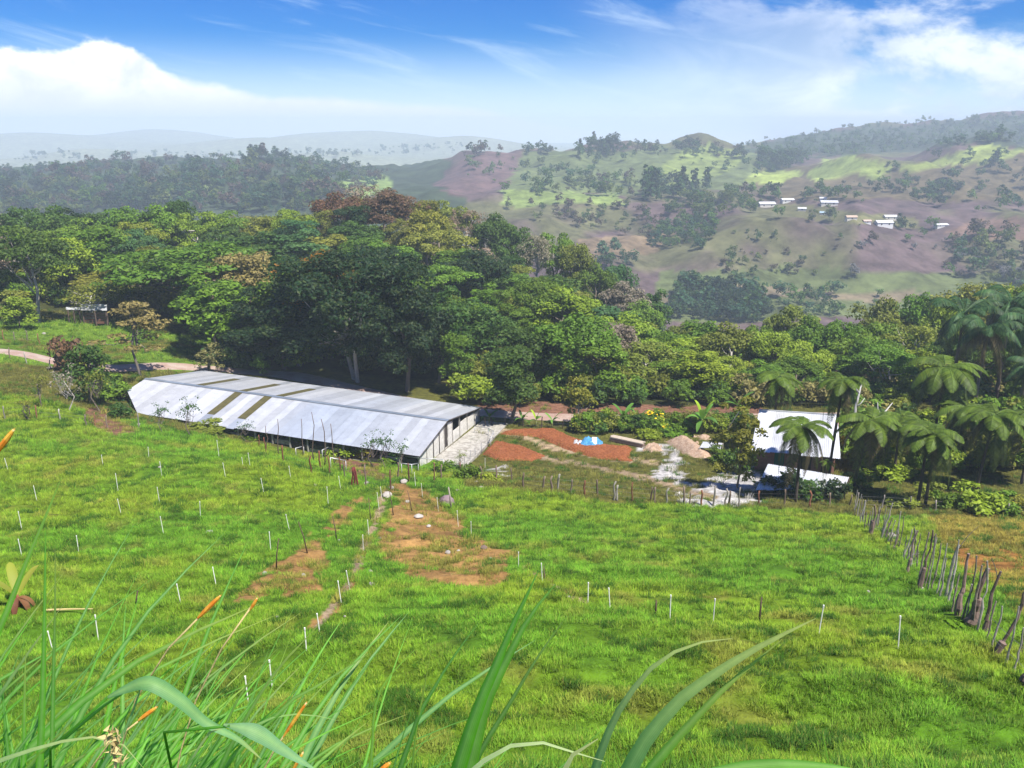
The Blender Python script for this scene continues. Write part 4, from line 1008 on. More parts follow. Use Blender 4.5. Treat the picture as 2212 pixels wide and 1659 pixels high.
# little white roofed shelter by the sand pile
a, b, c, d = on(1519, 954, 92), on(1561, 957, 91.3), on(1556, 970, 89.9), on(1511, 967, 90.4)
o = (a + c) / 2; o[2] = float(zfun(o[0], o[1])); sh2 = empty('shelter', o, 'tiny white roofed shelter beside the sand pile', 'shelter')
roof_quad(sh2, o, a, b, c, d, 3)
for q in (a, b, c, d): g_ = float(zfun(q[0], q[1])); child('post', MB().tube([[q[0] - o[0], q[1] - o[1], g_ - o[2] - .2], [q[0] - o[0], q[1] - o[1], q[2] - o[2] - .03]], .1, 6).mesh('post', M['wood']), sh2, color=(.35, .32, .28))
# far left tin shed
y0 = 139.0; base = at(188, y0)
fs = empty('shed', base, 'small far shed with two flat white tin roofs near the left wood', 'shed')
def fr(q): return [on(*p) for p in q]
roof_quad(fs, base, *fr([(174, 657, 141.2), (231, 657, 141.2), (231, 671, 138.6), (174, 670, 138.6)]), 5)
roof_quad(fs, base, *fr([(142, 663, 140.6), (173, 664, 140.6), (173, 670, 139.2), (143, 669, 139.2)]), 3)
for u, y, v in ((146, 139.3, 669), (158, 139.3, 669), (171, 139.3, 669), (178, 138.8, 670), (204, 138.8, 670), (228, 138.8, 670), (178, 141, 658), (228, 141, 658)):
    q = on(u, v, y); g_ = float(zfun(q[0], q[1])); child('post', MB().tube([[q[0] - base[0], q[1] - base[1], g_ - base[2] - .3], q - base - [0, 0, .04]], .12, 6).mesh('post', M['wood']), fs, color=(.13, .09, .07))
for j in range(4):
    q0, q1 = on(180, 670, 139.3), on(226, 670, 139.3); g_ = float(zfun(q0[0], q0[1]))
    child('wall_board', MB().box((q0[0] - base[0], q0[1] - base[1], g_ - base[2] + .15 + j * .5), (q1[0] - base[0], q1[1] - base[1] + .06, g_ - base[2] + .55 + j * .5)).mesh('wall_board', M['wood']), fs, color=(.19, .09, .06))

# ------------------------------------------------------------------ village across the valley
VIL = [(1655, 447, 34, 9, 'white roofed long house among trees on the far hillside, leftmost of the village'), (1700, 437, 26, 7, 'white roofed house just above the leftmost village house'), (1732, 455, 16, 6, 'small pale village house half hidden below the upper two'),
       (1790, 443, 34, 8, 'low white roofed village house in the middle of the far hillside'), (1778, 433, 14, 6, 'small white roof above the middle village house'), (1776, 464, 10, 6, 'tiny pale blue village hut below the middle house'),
       (1838, 475, 22, 8, 'tan roofed village house with a steep gable'), (1872, 482, 16, 6, 'pinkish village house left of the biggest white building'), (1908, 488, 34, 10, 'largest white walled village building on the far hillside'),
       (1922, 474, 26, 8, 'white gabled house right behind the largest village building'), (2032, 490, 26, 6, 'white roofed house by itself at the right end of the village')]
for i, (u, v, w, hpx, lab) in enumerate(VIL):
    p = P(u, v, 380.); z = zc_of(p); W = w / F * z; Hh = hpx / F * z * .8; D = W * .55
    e = empty('house', p, lab, 'house', None, rng.uniform(-.25, .25))
    wc = [(.62, .58, .52), (.66, .66, .64), (.55, .5, .45)][i % 3] if i != 8 else (.75, .74, .72)
    rc = (.55, .56, .58) if i not in (6, 7, 5) else [(.3, .42, .5), (.42, .32, .24), (.5, .36, .3)][i - 5]
    child('wall', MB().box((-W / 2, -D / 2, -1.5), (W / 2, D / 2, Hh)).mesh('wall', M['paint']), e, color=wc)
    rf = MB(); ov = .4; k = Hh * .55
    rf.slab([(-W / 2 - ov, -D / 2 - ov, Hh - .1), (W / 2 + ov, -D / 2 - ov, Hh - .1), (W / 2 + ov, 0, Hh + k), (-W / 2 - ov, 0, Hh + k)], .15)
    rf.slab([(W / 2 + ov, D / 2 + ov, Hh - .1), (-W / 2 - ov, D / 2 + ov, Hh - .1), (-W / 2 - ov, 0.01, Hh + k), (W / 2 + ov, 0.01, Hh + k)], .15)
    rf.add([(-W / 2, -D / 2, Hh), (-W / 2, D / 2, Hh), (-W / 2, 0, Hh + k - .1), (W / 2, -D / 2, Hh), (W / 2, D / 2, Hh), (W / 2, 0, Hh + k - .1)], [(0, 2, 1), (3, 4, 5)])
    child('roof', rf.mesh('roof', M['paint']), e, color=rc)
    nwin = max(1, int(W / 4)); 
    for j in range(nwin):
        x = -W / 2 + W * (j + .5) / nwin; child('window', MB().box((x - .45, -D / 2 - .05, Hh * .35), (x + .45, -D / 2 + .02, Hh * .78)).mesh('window', M['dark']), e)
p = P(694, 380, 500.); e = empty('house', p, 'tiny white hut alone on the dark ridge at far left', 'house'); child('wall', MB().box((-2.5, -2, -1), (2.5, 2, 2.6)).mesh('wall', M['paint']), e, color=(.75, .75, .75))
child('roof', MB().slab([(-3, -2.5, 2.5), (3, -2.5, 2.5), (3, 2.5, 3.8), (-3, 2.5, 3.8)], .15).mesh('roof', M['paint']), e, color=(.8, .8, .8))
# ------------------------------------------------------------------ fronds: tree ferns, palms, bananas
def frond_mesh(name, L, rise, drop, npair, pl, pw, hang, mat):
    """arching rachis along +x with leaflets on both sides"""
    m = MB(); n = 12; t = np.linspace(0, 1, n)
    X = L * (t - .16 * t ** 3); Z = L * (rise * t - drop * t ** 2.1)
    R_ = np.stack([X, 0 * t, Z], 1); m.tube(R_, np.linspace(.035, .008, n) * (L / 2.5), 4, False)
    for i in range(npair):
        f = .1 + .89 * i / (npair - 1); p = np.array([np.interp(f, t, R_[:, k]) for k in range(3)])
        q = np.array([np.interp(min(1, f + .03), t, R_[:, k]) for k in range(3)]); d = (q - p) / (np.linalg.norm(q - p) + 1e-9) if f < .97 else d
        ll = pl * math.sin(math.pi * min(1, .12 + f * .86)) ** .7
        for sgn in (-1, 1):
            sd = np.array([0, sgn, 0]) * .88 + d * .38 + np.array([0, 0, -hang * rng.uniform(.6, 1.3)]); sd /= np.linalg.norm(sd)
            e = p + sd * ll * .55; e2 = p + sd * ll + np.array([0, 0, -hang * ll * .45]); w = d * pw * .5
            m.add([p - w * .6, p + w * .6, e + w, e - w, e2 + w * .25, e2 - w * .25], [(0, 1, 2, 3), (3, 2, 4, 5)])
    return m.mesh(name, mat)
FR = [frond_mesh('frond', 2.5, .55, .66, 44, .60, .075, .25, M['leaf']), frond_mesh('frond', 2.5, .25, .66, 44, .60, .075, .3, M['leaf']), frond_mesh('frond', 2.4, .02, 1.25, 40, .5, .075, .35, M['leaf'])]
PF = [frond_mesh('frond', 3.6, .95, .80, 40, .85, .1, .5, M['leaf']), frond_mesh('frond', 3.6, .5, .95, 40, .9, .1, .7, M['leaf']), frond_mesh('frond', 3.4, .15, 1.2, 36, .85, .1, .9, M['leaf'])]
def rosette(p, H, size, label, name, cat, kind='fern', trunk_r=.13, lean=(0, 0), group=None, bark=(.075, .06, .05), tone=1.0, ntop=12, nlow=11):
    e = empty(name, p, label, cat, group)
    tx, ty = lean; n = 7; t = np.linspace(0, 1, n)
    pts = np.stack([tx * t ** 1.5, ty * t ** 1.5, -.5 + (H + .5) * t], 1)
    child('trunk', MB().tube(pts, trunk_r * (1.25 - .35 * t + .08 * rng.normal(size=n)), 8).mesh('trunk', M['bark'], True), e, color=bark)
    top = pts[-1]; bank = FR if kind == 'fern' else PF
    a0 = rng.uniform(0, 6.28)
    for k in range(ntop + nlow):
        low = k >= ntop; j = k - ntop if low else k; cnt = nlow if low else ntop
        a = a0 + 2 * math.pi * (j + .35 * rng.random()) / cnt + (.3 if low else 0)
        v = 2 if low else int(rng.integers(0, 2))
        base = np.array([.10, .165, .016] if kind == 'fern' else [.05, .12, .04]) if not low else (np.array([.07, .10, .025]) if kind == 'fern' else np.array([.06, .10, .04]))
        if low and rng.random() < .4: base = np.array([.11, .085, .045])
        sc_ = size / (2.3 if kind == 'fern' else 3.3) * rng.uniform(.85, 1.15)
        child('frond', bank[v], e, top + [0, 0, rng.uniform(-.1, .12)], (rng.normal() * .12, rng.normal() * .1 + (.25 if low else 0), a), sc_, tuple(base * rng.uniform(.8, 1.25) * tone))
    return e
def fern(u, v_or_none, y, vtop, wcol, label, lean=(0, 0), **k):
    p = at(u - lean[0] * 20, y) if v_or_none is None else P(u, v_or_none, 55.)
    H = max(1.2, on(u, vtop, p[1])[2] - p[2]); size = wcol / 2 / F * zc_of(p)
    return rosette(p, H, size, label, 'tree_fern', 'tree fern', 'fern', lean=lean, **k)
fern(1666, None, 90.5, 815, 108, 'tree fern rising behind the left half of the white house roof')
fern(1795, None, 77.5, 822, 122, 'tree fern with a dark trunk in front of the house roof, second from left on the skyline of ferns', lean=(.4, 0))
bpy.context.scene.objects['tree_fern.001']['label'] = 'tree fern with its crown just above the right end of the house roof'
fern(1716, None, 71.0, 922, 150, 'tree fern whose crown hides the middle of the house roof', lean=(-.1, 0))
fern(1862, None, 76.0, 908, 150, 'tree fern with wide fronds touching the right edge of the house roof', lean=(.9, 0))
fern(2012, None, 88.0, 792, 165, 'tallest tree fern, its bright crown standing above the others right of the house')
fern(1983, 1086, 0, 932, 140, 'tree fern in the open with a slim dark trunk, left one of a pair')
fern(1999, 1088, 0, 938, 125, 'tree fern in the open with a slim dark trunk, right one of a pair')
fern(2120, None, 76.0, 896, 150, 'tree fern right of the open pair, leaning a little', lean=(.6, 0))
fern(2206, None, 78.0, 892, 140, 'tree fern at the right edge of the view under the palms')
fern(1930, None, 81.0, 900, 120, 'dark tree fern between the house and the open pair')
fern(2065, None, 84.0, 880, 120, 'dark tree fern below the palms, behind the open pair')
rosette(P(1782, 1052, 60.), 2.6, .9, 'short tree fern with a mat of brown dead fronds in front of the shed', 'tree_fern', 'tree fern', bark=(.25, .12, .05), ntop=8, nlow=3)
for i, (u, v, y, w, lab) in enumerate([(2050, 678, 108, 150, 'palm at the left of the palm group, crown dark against the wood'), (2150, 655, 112, 150, 'highest palm of the group at the right edge'), (2098, 712, 100, 140, 'palm with shiny drooping fronds in the middle of the group'),
        (2196, 700, 100, 160, 'palm with a full drooping crown at the right of the group'), (2208, 795, 92, 120, 'lowest palm of the group at the right edge'), (2262, 690, 104, 150, 'palm partly cut by the right border')]):
    p = at(u, y); rosette(p, on(u, v, y)[2] - p[2], w / 2 / F * zc_of(p), lab, 'palm_tree', 'palm', 'palm', .2, bark=(.16, .13, .11), ntop=11, nlow=8)
rosette(at(452, 119), 2.6, 1.9, 'small feathery palm on the road edge behind the barn end', 'palm_tree', 'palm', 'palm', .14, ntop=9, nlow=4)
def paddle(L, W, rise, drop):
    n = 9; V = []
    for i in range(n):
        t = i / (n - 1); x = L * t * (1 - .1 * t); z = L * (rise * t - drop * t * t); w = W * .5 * (math.sin(math.pi * min(1, .06 + .94 * t)) ** .55 if t < 1 else 0) * (t > .0)
        V += [[x, -w, z + w * .35], [x, 0, z], [x, w, z + w * .35]]
    Q = [(3 * i + j, 3 * i + 3 + j, 3 * i + 4 + j, 3 * i + 1 + j) for i in range(n - 1) for j in range(2)]
    return MB().add(V, Q).mesh('leaf', M['leaf'], True)
PD = [paddle(1.9, .52, 1.3, .55), paddle(1.9, .52, .8, .8), paddle(1.8, .5, .35, .75)]
def banana(u, v, H, label, tone=1.0, nl=7, name='banana_plant', up=False):
    p = P(u, v, 70.); e = empty(name, p, label, 'banana plant'); sh = H * .5; k = H / 3.2
    child('stem', MB().tube([[0, 0, -.2], [0, 0, sh * .5], [.02, 0, sh]], [.13 * k, .11 * k, .06 * k], 7).mesh('stem', M['bark'], True), e, color=(.20, .22, .07))
    for i in range(nl):
        a = i * 2.4 + rng.normal() * .25; b = PD[0 if i < nl // 2 else (1 if i < nl - 1 else 2)]
        if up and i < 3: b = PD[0]
        c = np.array([.11, .25, .035]) * rng.uniform(.75, 1.3) * tone
        if up and i < 2: c = np.array([.34, .50, .03])
        child('leaf', b, e, (0, 0, sh - .05 - .03 * i), (rng.normal() * .15, 0 if not up or i > 1 else -.35, a), k * rng.uniform(.85, 1.15), tuple(c))
for u, v, H, lab, t, n, up in [(1514, 938, 4.0, 'tall banana plant with two bright yellow green upright leaves near the shelter', 1, 8, True), (1346, 922, 3.0, 'broad banana plant with many leaves left of the yellow flowering bush', 1, 9, False), (1376, 926, 2.8, 'banana plant right against the yellow flowering bush', 1, 7, False),
        (1330, 926, 1.9, 'short banana plant at the left foot of the broad one', .9, 6, False), (1057, 917, 2.2, 'small dark banana plant nearest to the barn corner', .7, 6, False), (1128, 921, 2.1, 'small banana plant just right of the lone dark tree', .8, 6, False), (1158, 923, 2.2, 'small bright banana plant, middle one of three along the road', 1.1, 5, True),
        (1193, 925, 2.2, 'small yellow green banana plant, rightmost of three along the road', 1.2, 5, False), (1592, 900, 3.4, 'banana plant behind the airy tree beside the house', .9, 6, False)]:
    banana(u, v, H, lab, t, n, up=up)
# big split leafed plant in the pasture on the left
p = P(42, 1310); e = empty('banana_plant', p, 'yellowing young banana plant with fallen dry leaves in the left pasture', 'banana plant')
child('stem', MB().tube([[0, 0, -.1], [0, 0, .5]], [.09, .05], 7).mesh('stem', M['bark'], True), e, color=(.22, .08, .04))
for i, (a, k, c) in enumerate([(2.2, .7, (.30, .34, .04)), (1.1, .62, (.34, .36, .05)), (3.3, .6, (.25, .28, .04)), (-.4, .5, (.2, .09, .04)), (-1.4, .5, (.18, .07, .04)), (.2, .55, (.24, .12, .05))]):
    child('leaf', PD[0 if i < 3 else 2], e, (0, 0, .42), (0, 0 if i < 3 else .5, a), k, c)
tag(child('dry_stalk', MB().tube([[0, 0, 0], [.9, .1, -.02], [1.9, .05, .03]], [.05, .04, .02], 6).mesh('dry_stalk', M['straw']), None, P(95, 1322) + [0, 0, .08]), 'fallen dry brown stalk beside the yellowing banana plant', 'stalk')

# ------------------------------------------------------------------ bushes and single plants
def bush(u, v, wcol, hcol, colr, label, shape=None, name='bush', ymin=55.):
    p = P(u, v, ymin); k = zc_of(p) / F; return put_tree(shape or f'bush{int(rng.integers(0, 3))}', colr, p, hcol * k * 1.1, wcol * k, name, label, 'bush', None)
fb = bush(1404, 930, 58, 44, 'mid', 'round bush covered in bright yellow flowers among the bananas', 'bush0')
m = MB(); cv = np.zeros(len(TREES['bush0'][0].vertices) * 3); TREES['bush0'][0].vertices.foreach_get('co', cv); cv = cv.reshape(-1, 3)
cv = cv[(np.linalg.norm((cv - [0, 0, .7]) / [1.3, 1.3, 1.0], axis=1) > 1.0) & (cv[:, 2] > .5)]
for c in cv[rng.choice(len(cv), 110)]:
    o_ = c - [0, 0, .7]; c = c + o_ / np.linalg.norm(o_) * .1; d = o_ / np.linalg.norm(o_) + unit(1)[0] * .4; a = np.cross(d, [.1, .2, 1]); a *= .085 / np.linalg.norm(a); b_ = np.cross(d, a); b_ *= .085 / np.linalg.norm(b_)
    m.add([c - a, c - b_ , c + a, c + b_], [(0, 1, 2, 3)])
child('flowers', m.mesh('flowers', M['flower']), fb)['kind'] = 'stuff'
for u, v, w, h, c, lab, s in [(745, 985, 60, 38, 'lime', 'bright green bush against the dark front of the barn, left of the yellow green one', None), (790, 992, 44, 34, 'yellow', 'yellow green bush against the dark front of the barn', None), (850, 1000, 50, 26, 'mid', 'low green bush by the pipe frames near the barn corner', None),
    (955, 1022, 46, 30, 'mid', 'green bush just below the concrete apron, left one', None), (1010, 1036, 52, 34, 'mid', 'green bush below the concrete apron, right one at the fence', None), (1056, 1040, 40, 22, 'lime', 'low bright bush at the fence corner right of the apron', None),
    (995, 1010, 28, 38, 'olive', 'small sapling bush standing on the apron edge', 'twig'), (560, 940, 70, 20, 'mid', 'low strip of green weeds along the barn front', None), (640, 955, 70, 20, 'mid', 'low weeds along the barn front near the posts', None), (450, 930, 80, 18, 'olive', 'low olive weeds along the barn front at its left part', None),
    (1895, 1010, 90, 62, 'lime', 'bright lime green bush right of the shed', None), (1925, 1030, 80, 36, 'lime', 'lower lime green bush in front of the brightest one', None), (1860, 1050, 60, 30, 'mid', 'green bush at the right corner of the shed', None), (1690, 1070, 80, 56, 'deep', 'very dark bush in front of the shed, left of the fern trunks', 'bush1'),
    (1740, 1078, 70, 44, 'dark', 'dark bush in front of the shed, right of the fern trunks', 'bush2'), (1800, 1078, 60, 44, 'deep', 'dark bush at the fence corner in front of the shed', None), (1590, 1020, 60, 60, 'dark', 'dark bush at the foot of the airy tree', None), (1560, 1000, 44, 40, 'mid', 'green bush beside the tiny shelter', None),
    (2045, 1100, 60, 44, 'mid', 'green bush on the right hedge line, left one', None), (2110, 1105, 90, 60, 'lime', 'lime bush on the right hedge line, tallest of the hedge', 'bush1'), (2165, 1112, 70, 50, 'mid', 'green bush on the right hedge line, right one', None), (2212, 1110, 60, 44, 'olive', 'olive bush on the right hedge line at the border', None), (1945, 1095, 60, 26, 'olive', 'low olive bush right of the fence corner', None),
    (90, 880, 60, 80, 'olive', 'bare olive shrub on the left hillside', 'twig'), (150, 888, 60, 100, 'grey', 'pale leafless shrub left of the barn, taller one', 'twig'), (215, 890, 60, 110, 'olive', 'thin pale stemmed shrub right beside the barn end', 'twig'), (250, 860, 70, 50, 'mid', 'green bush between the thin shrub and the barn end', None), (262, 905, 50, 36, 'dark', 'dark bush at the near left corner of the barn', None),
    (60, 905, 60, 50, 'olive', 'small olive shrub on the left hillside above the field edge', 'twig'), (2010, 1075, 60, 30, 'olive', 'olive scrub right of the fern pair', 'bush1'), (2200, 1440, 30, 120, 'dark', 'dark leafy sprig at the right border in the near pasture', 'twig'), (1290, 935, 40, 26, 'dark', 'dark weeds under the slender yellow green tree', None), (1400, 945, 60, 18, 'lime', 'low green weeds behind the plank stack', None), (1440, 938, 60, 20, 'mid', 'green weeds right of the yellow flowering bush', None)]:
    bush(u, v, w, h, c, lab, s, ymin=20. if v > 1200 else 55.)
# grey dead limbs standing by the ferns
for pts, lab in [([(1873, 960, 86), (1884, 920, 86), (1905, 898, 86.5), (1928, 870, 87)], 'forked grey dead tree limb right of the house roof'), ([(1846, 905, 90), (1848, 880, 90), (1856, 850, 90.5), (1862, 826, 91)], 'short grey dead trunk above the house roof')]:
    q = [on(*a) for a in pts]; b = at(pts[0][0] - 4, pts[0][2] - .3); e = empty('dead_tree', b, lab, 'dead tree')
    child('trunk', MB().tube([np.zeros(3) - [0, 0, .3]] + [a - b for a in q], [.22, .2, .15, .1, .04], 7).mesh('trunk', M['bark'], True), e, color=(.45, .44, .42))
    k = q[2] - b; child('branch', MB().tube([k, k + [-.5, .1, .7], k + [-.6, .1, 1.5]], [.1, .07, .03], 6).mesh('branch', M['bark'], True), e, color=(.45, .44, .42))
    k = q[1] - b; child('branch', MB().tube([k, k + [.5, -.1, .5], k + [.9, 0, 1.1]], [.1, .06, .03], 6).mesh('branch', M['bark'], True), e, color=(.45, .44, .42))
q0, q1 = P(1550, 957, 80.), on(1603, 880, 91.); tag(child('pole', MB().tube([[0, 0, -.2], q1 - q0], [.07, .05], 6).mesh('pole', M['wood'], True), None, q0, color=(.42, .38, .30)), 'long pale pole leaning beside the tiny shelter', 'pole')

# ------------------------------------------------------------------ farmyard things
def mound(name, poly_uv, h, mat, label, cat, n=34, bumpy=.35, color=None):
    pts = np.array([P(u, v, 60.) for u, v in poly_uv]); c = pts.mean(0)
    r = np.abs(pts - c)[:, :2].max(0) * 1.15; gx, gy = np.meshgrid(np.linspace(-r[0], r[0], n), np.linspace(-r[1], r[1], n))
    px, py = c[0] + gx, c[1] + gy
    # distance inside the outline
    ins = inpoly(px + (fbm(px, py, 2, 3) - .5) * .8, py + (fbm(px, py, 2, 7) - .5) * .8, pts[:, :2])
    d = np.full(px.shape, 1e9)
    for a, b in zip(pts, np.roll(pts, -1, 0)):
        e = (b - a)[:2]; t = np.clip(((px - a[0]) * e[0] + (py - a[1]) * e[1]) / (e @ e), 0, 1); d = np.minimum(d, np.hypot(px - a[0] - t * e[0], py - a[1] - t * e[1]))
    prof = np.where(ins, np.clip(d / (h * 1.5), 0, 1) ** .7, 0)
    z = zfun(px, py) - .12 + prof * (h * .7 + .12 + h * bumpy * 1.6 * (fbm(px * 1.3, py * 1.3, 3, 17)))
    z = z + np.where(prof > 0, (fbm(px * 3.5, py * 3.5, 2, 19) - .5) * h * bumpy, 0)
    V = np.stack([px - c[0], py - c[1], z - c[2]], -1); o = child(name, grid_mesh(name, V, mat), None, c)
    if color: o.color = (*color, 1)
    return tag(o, label, cat)
mound('soil_pile', [(1040, 982), (1068, 953), (1130, 965), (1180, 985), (1150, 996), (1080, 996)], .38, M['soil'], 'flat heap of orange red soil beside the concrete apron', 'soil heap', 44)
mound('soil_pile', [(1075, 938), (1110, 929), (1200, 928), (1235, 945), (1290, 962), (1365, 966), (1362, 998), (1290, 992), (1225, 972), (1160, 945)], .42, M['soil'], 'long heap of orange red soil running past the blue tarp', 'soil heap', 64)
mound('sand_pile', [(1437, 955), (1462, 945), (1490, 948), (1520, 968), (1540, 985), (1520, 992), (1480, 985)], 1.0, M['sand'], 'pale brown sand pile between the weeds and the tiny shelter', 'sand pile', 36, .2)
mound('rubble_pile', [(1385, 970), (1400, 960), (1425, 962), (1432, 974), (1405, 978)], .4, M['sand'], 'small heap of reddish rubble at the end of the plank stack', 'rubble', 26, .8)
mound('sand_pile', [(1500, 946), (1515, 940), (1540, 944), (1535, 952), (1510, 952)], .5, M['sand'], 'small sand pile behind the tiny shelter', 'sand pile', 22, .3)
mound('earth_heap', [(1940, 1005), (1960, 990), (1990, 995), (1990, 1012)], .9, M['sand'], 'pale earth heap among the ferns right of the lime bush', 'soil heap', 22, .4)
# tarp over junk
c = P(1272, 962, 60.); n = 18; gx, gy = np.meshgrid(np.linspace(-1.5, 1.5, n), np.linspace(-1.2, 1.2, n))
hh = np.clip(1 - (gx / 1.5) ** 2, 0, 1) ** .7 * np.clip(1 - (gy / 1.2) ** 2, 0, 1) ** .5 * (.95 + 1.5 * (fbm(gx * 1.9 + 4, gy * 1.9, 3, 77) - .5)) + .22 * (fbm(gx * 4, gy * 4, 2, 79) - .5)
e = empty('tarp_heap', c, 'crumpled blue tarp thrown over a heap of junk in the yard', 'tarp')
child('tarp', grid_mesh('tarp', np.stack([gx + .25, gy, hh], -1), M['tarp']), e)
child('cover', grid_mesh('cover', np.stack([gx * .55 - 1.3, gy * .8, hh * .62], -1), M['paint']), e, color=(.42, .44, .46))
tag(child('panel', MB().box((-.28, -.04, 0), (.28, .04, 1.25)).mesh('panel', M['paint']), None, c + [.55, -1.05, .1], (-.5, .12, .2), color=(.8, .8, .78)), 'white board leaning on the blue tarp heap', 'board')
tag(child('panel', MB().box((-.45, -.25, 0), (.45, .25, .1)).mesh('panel', M['paint']), None, c + [.35, -1.7, .25], (.35, 0, .3), color=(.72, .55, .42)), 'flat tan and white board lying in front of the tarp', 'board')
for dx_, dy_, sl in ((1.75, -1.2, 'pale sack right of the tarp, nearest to it'), (2.05, -1.0, 'pale sack right of the tarp, middle of three'), (2.3, -1.3, 'pale sack right of the tarp, farthest from it')):
    tag(child('sack', MB().tube([[-.22, 0, .12], [0, .02, .2], [.22, 0, .12]], [.1, .17, .1], 8).mesh('sack', M['paint'], True), None, (c[0] + dx_, c[1] + dy_, float(zfun(c[0] + dx_, c[1] + dy_))), (0, 0, rng.uniform(0, 3)), color=(.62, .58, .5)), sl, 'sack', 'pale sacks right of the tarp')
a, b = P(1316, 954, 60.), P(1386, 968, 60.); d = (b - a); Ln = np.linalg.norm(d); yaw = math.atan2(d[1], d[0])
e = empty('plank_stack', a, 'long low stack of weathered planks right of the blue tarp', 'planks', None, yaw)
for lv in range(5):
    for w_ in range(3):
        j = rng.uniform(-.12, .12); child('plank', MB().box((j, w_ * .3, -.1 + lv * .15), (Ln + j, w_ * .3 + .27, .03 + lv * .15)).mesh('plank', M['wood']), e, color=tuple(np.array([.40, .33, .26] if lv == 4 else [.17, .11, .09]) * rng.uniform(.7, 1.3)))

# ------------------------------------------------------------------ fences and posts
PV = []
for i in range(5):
    k = 6; t = np.linspace(0, 1, k); pts = np.stack([.05 * rng.normal(size=k) * t, .05 * rng.normal(size=k) * t, -.3 + 1.75 * t], 1); PV.append(MB().tube(pts, .065 * (1.1 - .25 * t) * rng.uniform(.8, 1.3), 6).mesh('post', M['wood'], True))
def wirefence(label, uvs, cat='fence', hmul=1.0, wires=3, colors=((.16, .12, .09),), name='wire_fence', ymin=40., tops=None, thick=1.0):
    ps = [P(u, v, ymin) for u, v in uvs]; o = ps[0]; e = empty(name, o, label, cat)
    for i, p in enumerate(ps):
        s = hmul * rng.uniform(.85, 1.2)
        child('post', PV[i % 5], e, p - o, (rng.normal() * .05, rng.normal() * .06, rng.uniform(0, 6)), (thick, thick, s), tuple(np.array(colors[int(rng.integers(0, len(colors)))]) * rng.uniform(.7, 1.3)))
    for w in range(wires):
        h = (.35 + .4 * w) * hmul; m = MB(); m.tube([p - o + [0, 0, h] for p in ps], .006, 3, False); child('wire', m.mesh('wire', M['wire']), e)
    return e
WC = ((.16, .12, .09), (.20, .16, .13), (.24, .10, .06), (.30, .28, .25))
xs = [(130, 565), (175, 587), (255, 592), (292, 598), (315, 602), (370, 607), (425, 612), (477, 620), (545, 632), (556, 632), (617, 638), (695, 642), (708, 643), (757, 648), (830, 654), (852, 654), (900, 655), (948, 656), (995, 655), (1010, 656), (1050, 657), (1130, 657), (1235, 660), (1340, 662), (1420, 662), (1500, 664)]
wirefence('long fence of crooked wooden posts between the pasture and the farmyard', [(1037 + .5314 * x, 743.3 + .5314 * y) for x, y in xs], colors=((.13, .095, .07), (.17, .13, .10), (.20, .085, .05), (.24, .22, .19)), hmul=1.02, thick=1.25)
# fence in front of the barn, reddish posts
wirefence('fence of reddish posts along the barn front above the pasture', [(560, 965), (575, 975), (612, 1000), (672, 1022), (692, 1012), (713, 1022), (735, 1018)], colors=((.17, .06, .04), (.21, .08, .05)), hmul=1.05)
wirefence('fence of thin posts below the barn corner and apron', [(745, 1035), (790, 1050), (845, 1062), (860, 1032), (884, 1040), (938, 1042), (953, 1033), (996, 1036), (1040, 1040), (1072, 1042)], colors=((.17, .12, .10), (.15, .07, .05)), hmul=1.1)
wirefence('sparse fence of thin dark stakes across the left hillside', [(10, 905), (65, 900), (80, 905), (130, 908), (187, 920), (206, 918), (232, 925), (300, 925)], colors=WC, hmul=.95)
wirefence('fence of dark stakes along the near side of the left road', [(-60, 762), (22, 775), (58, 785), (110, 800), (170, 822)], colors=WC, hmul=1.1, ymin=80.)
wirefence('fence along the far side of the left road', [(-40, 735), (8, 734), (32, 737), (60, 738), (86, 743), (120, 752)], colors=WC, hmul=1.1, ymin=100.)
wirefence('row of short stakes beside the road behind the yard', [(1048, 922), (1062, 920), (1092, 920), (1130, 922), (1170, 925), (1215, 926), (1256, 930), (1300, 925), (1345, 930), (1420, 925), (1480, 925), (1502, 928), (1535, 925)], colors=((.09, .06, .05),), hmul=.9, ymin=85.)
wirefence('thin wire fence of upright rods around the concrete apron', [(1003, 1005), (1015, 998), (1027, 990), (1040, 980), (1052, 965), (1064, 952)], colors=((.3, .3, .3),), hmul=1.0, thick=.5, ymin=70.)
wirefence('fence of grey posts along the right hedge', [(1850, 1096), (1905, 1098), (1965, 1102), (2020, 1108), (2076, 1106), (2130, 1112), (2178, 1118), (2215, 1120)], colors=((.3, .27, .24),), hmul=.95)
# gnarled living stakes on the right
def gnarl(e, o, base, top, r, stump=0, color=(.20, .17, .15), branch=None):
    p = P(*base); k = zc_of(p) / F; H = (on(base[0], top[1], p[1])[2] - p[2]); dx_ = (top[0] - base[0]) * k; n = 11; t = np.linspace(0, 1, n)
    if stump: t = np.sort(np.r_[t, stump - .001, stump + .02]); n = len(t)
    wob = np.cumsum(rng.normal(0, .035, (n, 2)), 0) * H * .4
    pts = np.stack([dx_ * t + wob[:, 0] * t * (1 - t) * 3, wob[:, 1] * .5, -.2 + (H + .2) * t], 1)
    rad = r * (1.2 - .45 * t) * (1 + .16 * rng.normal(size=n))
    if stump: rad = rad * np.where(t < stump, 1.7 - .25 * t / max(stump, .01) + .08 * rng.normal(size=n), .85)
    c = child('post', MB().tube(pts, np.abs(rad), 7).mesh('post', M['wood']), e, p - o, color=tuple(np.array(color) * rng.uniform(.75, 1.25)))
    if branch:
        q = pts[-2]; child('branch', MB().tube([q, q + [branch[0] * k * .5, .05, branch[1] * k * .6], q + [branch[0] * k, .1, branch[1] * k]], [.02, .014, .006], 5).mesh('branch', M['wood']), c, color=(.14, .12, .1))
    return p
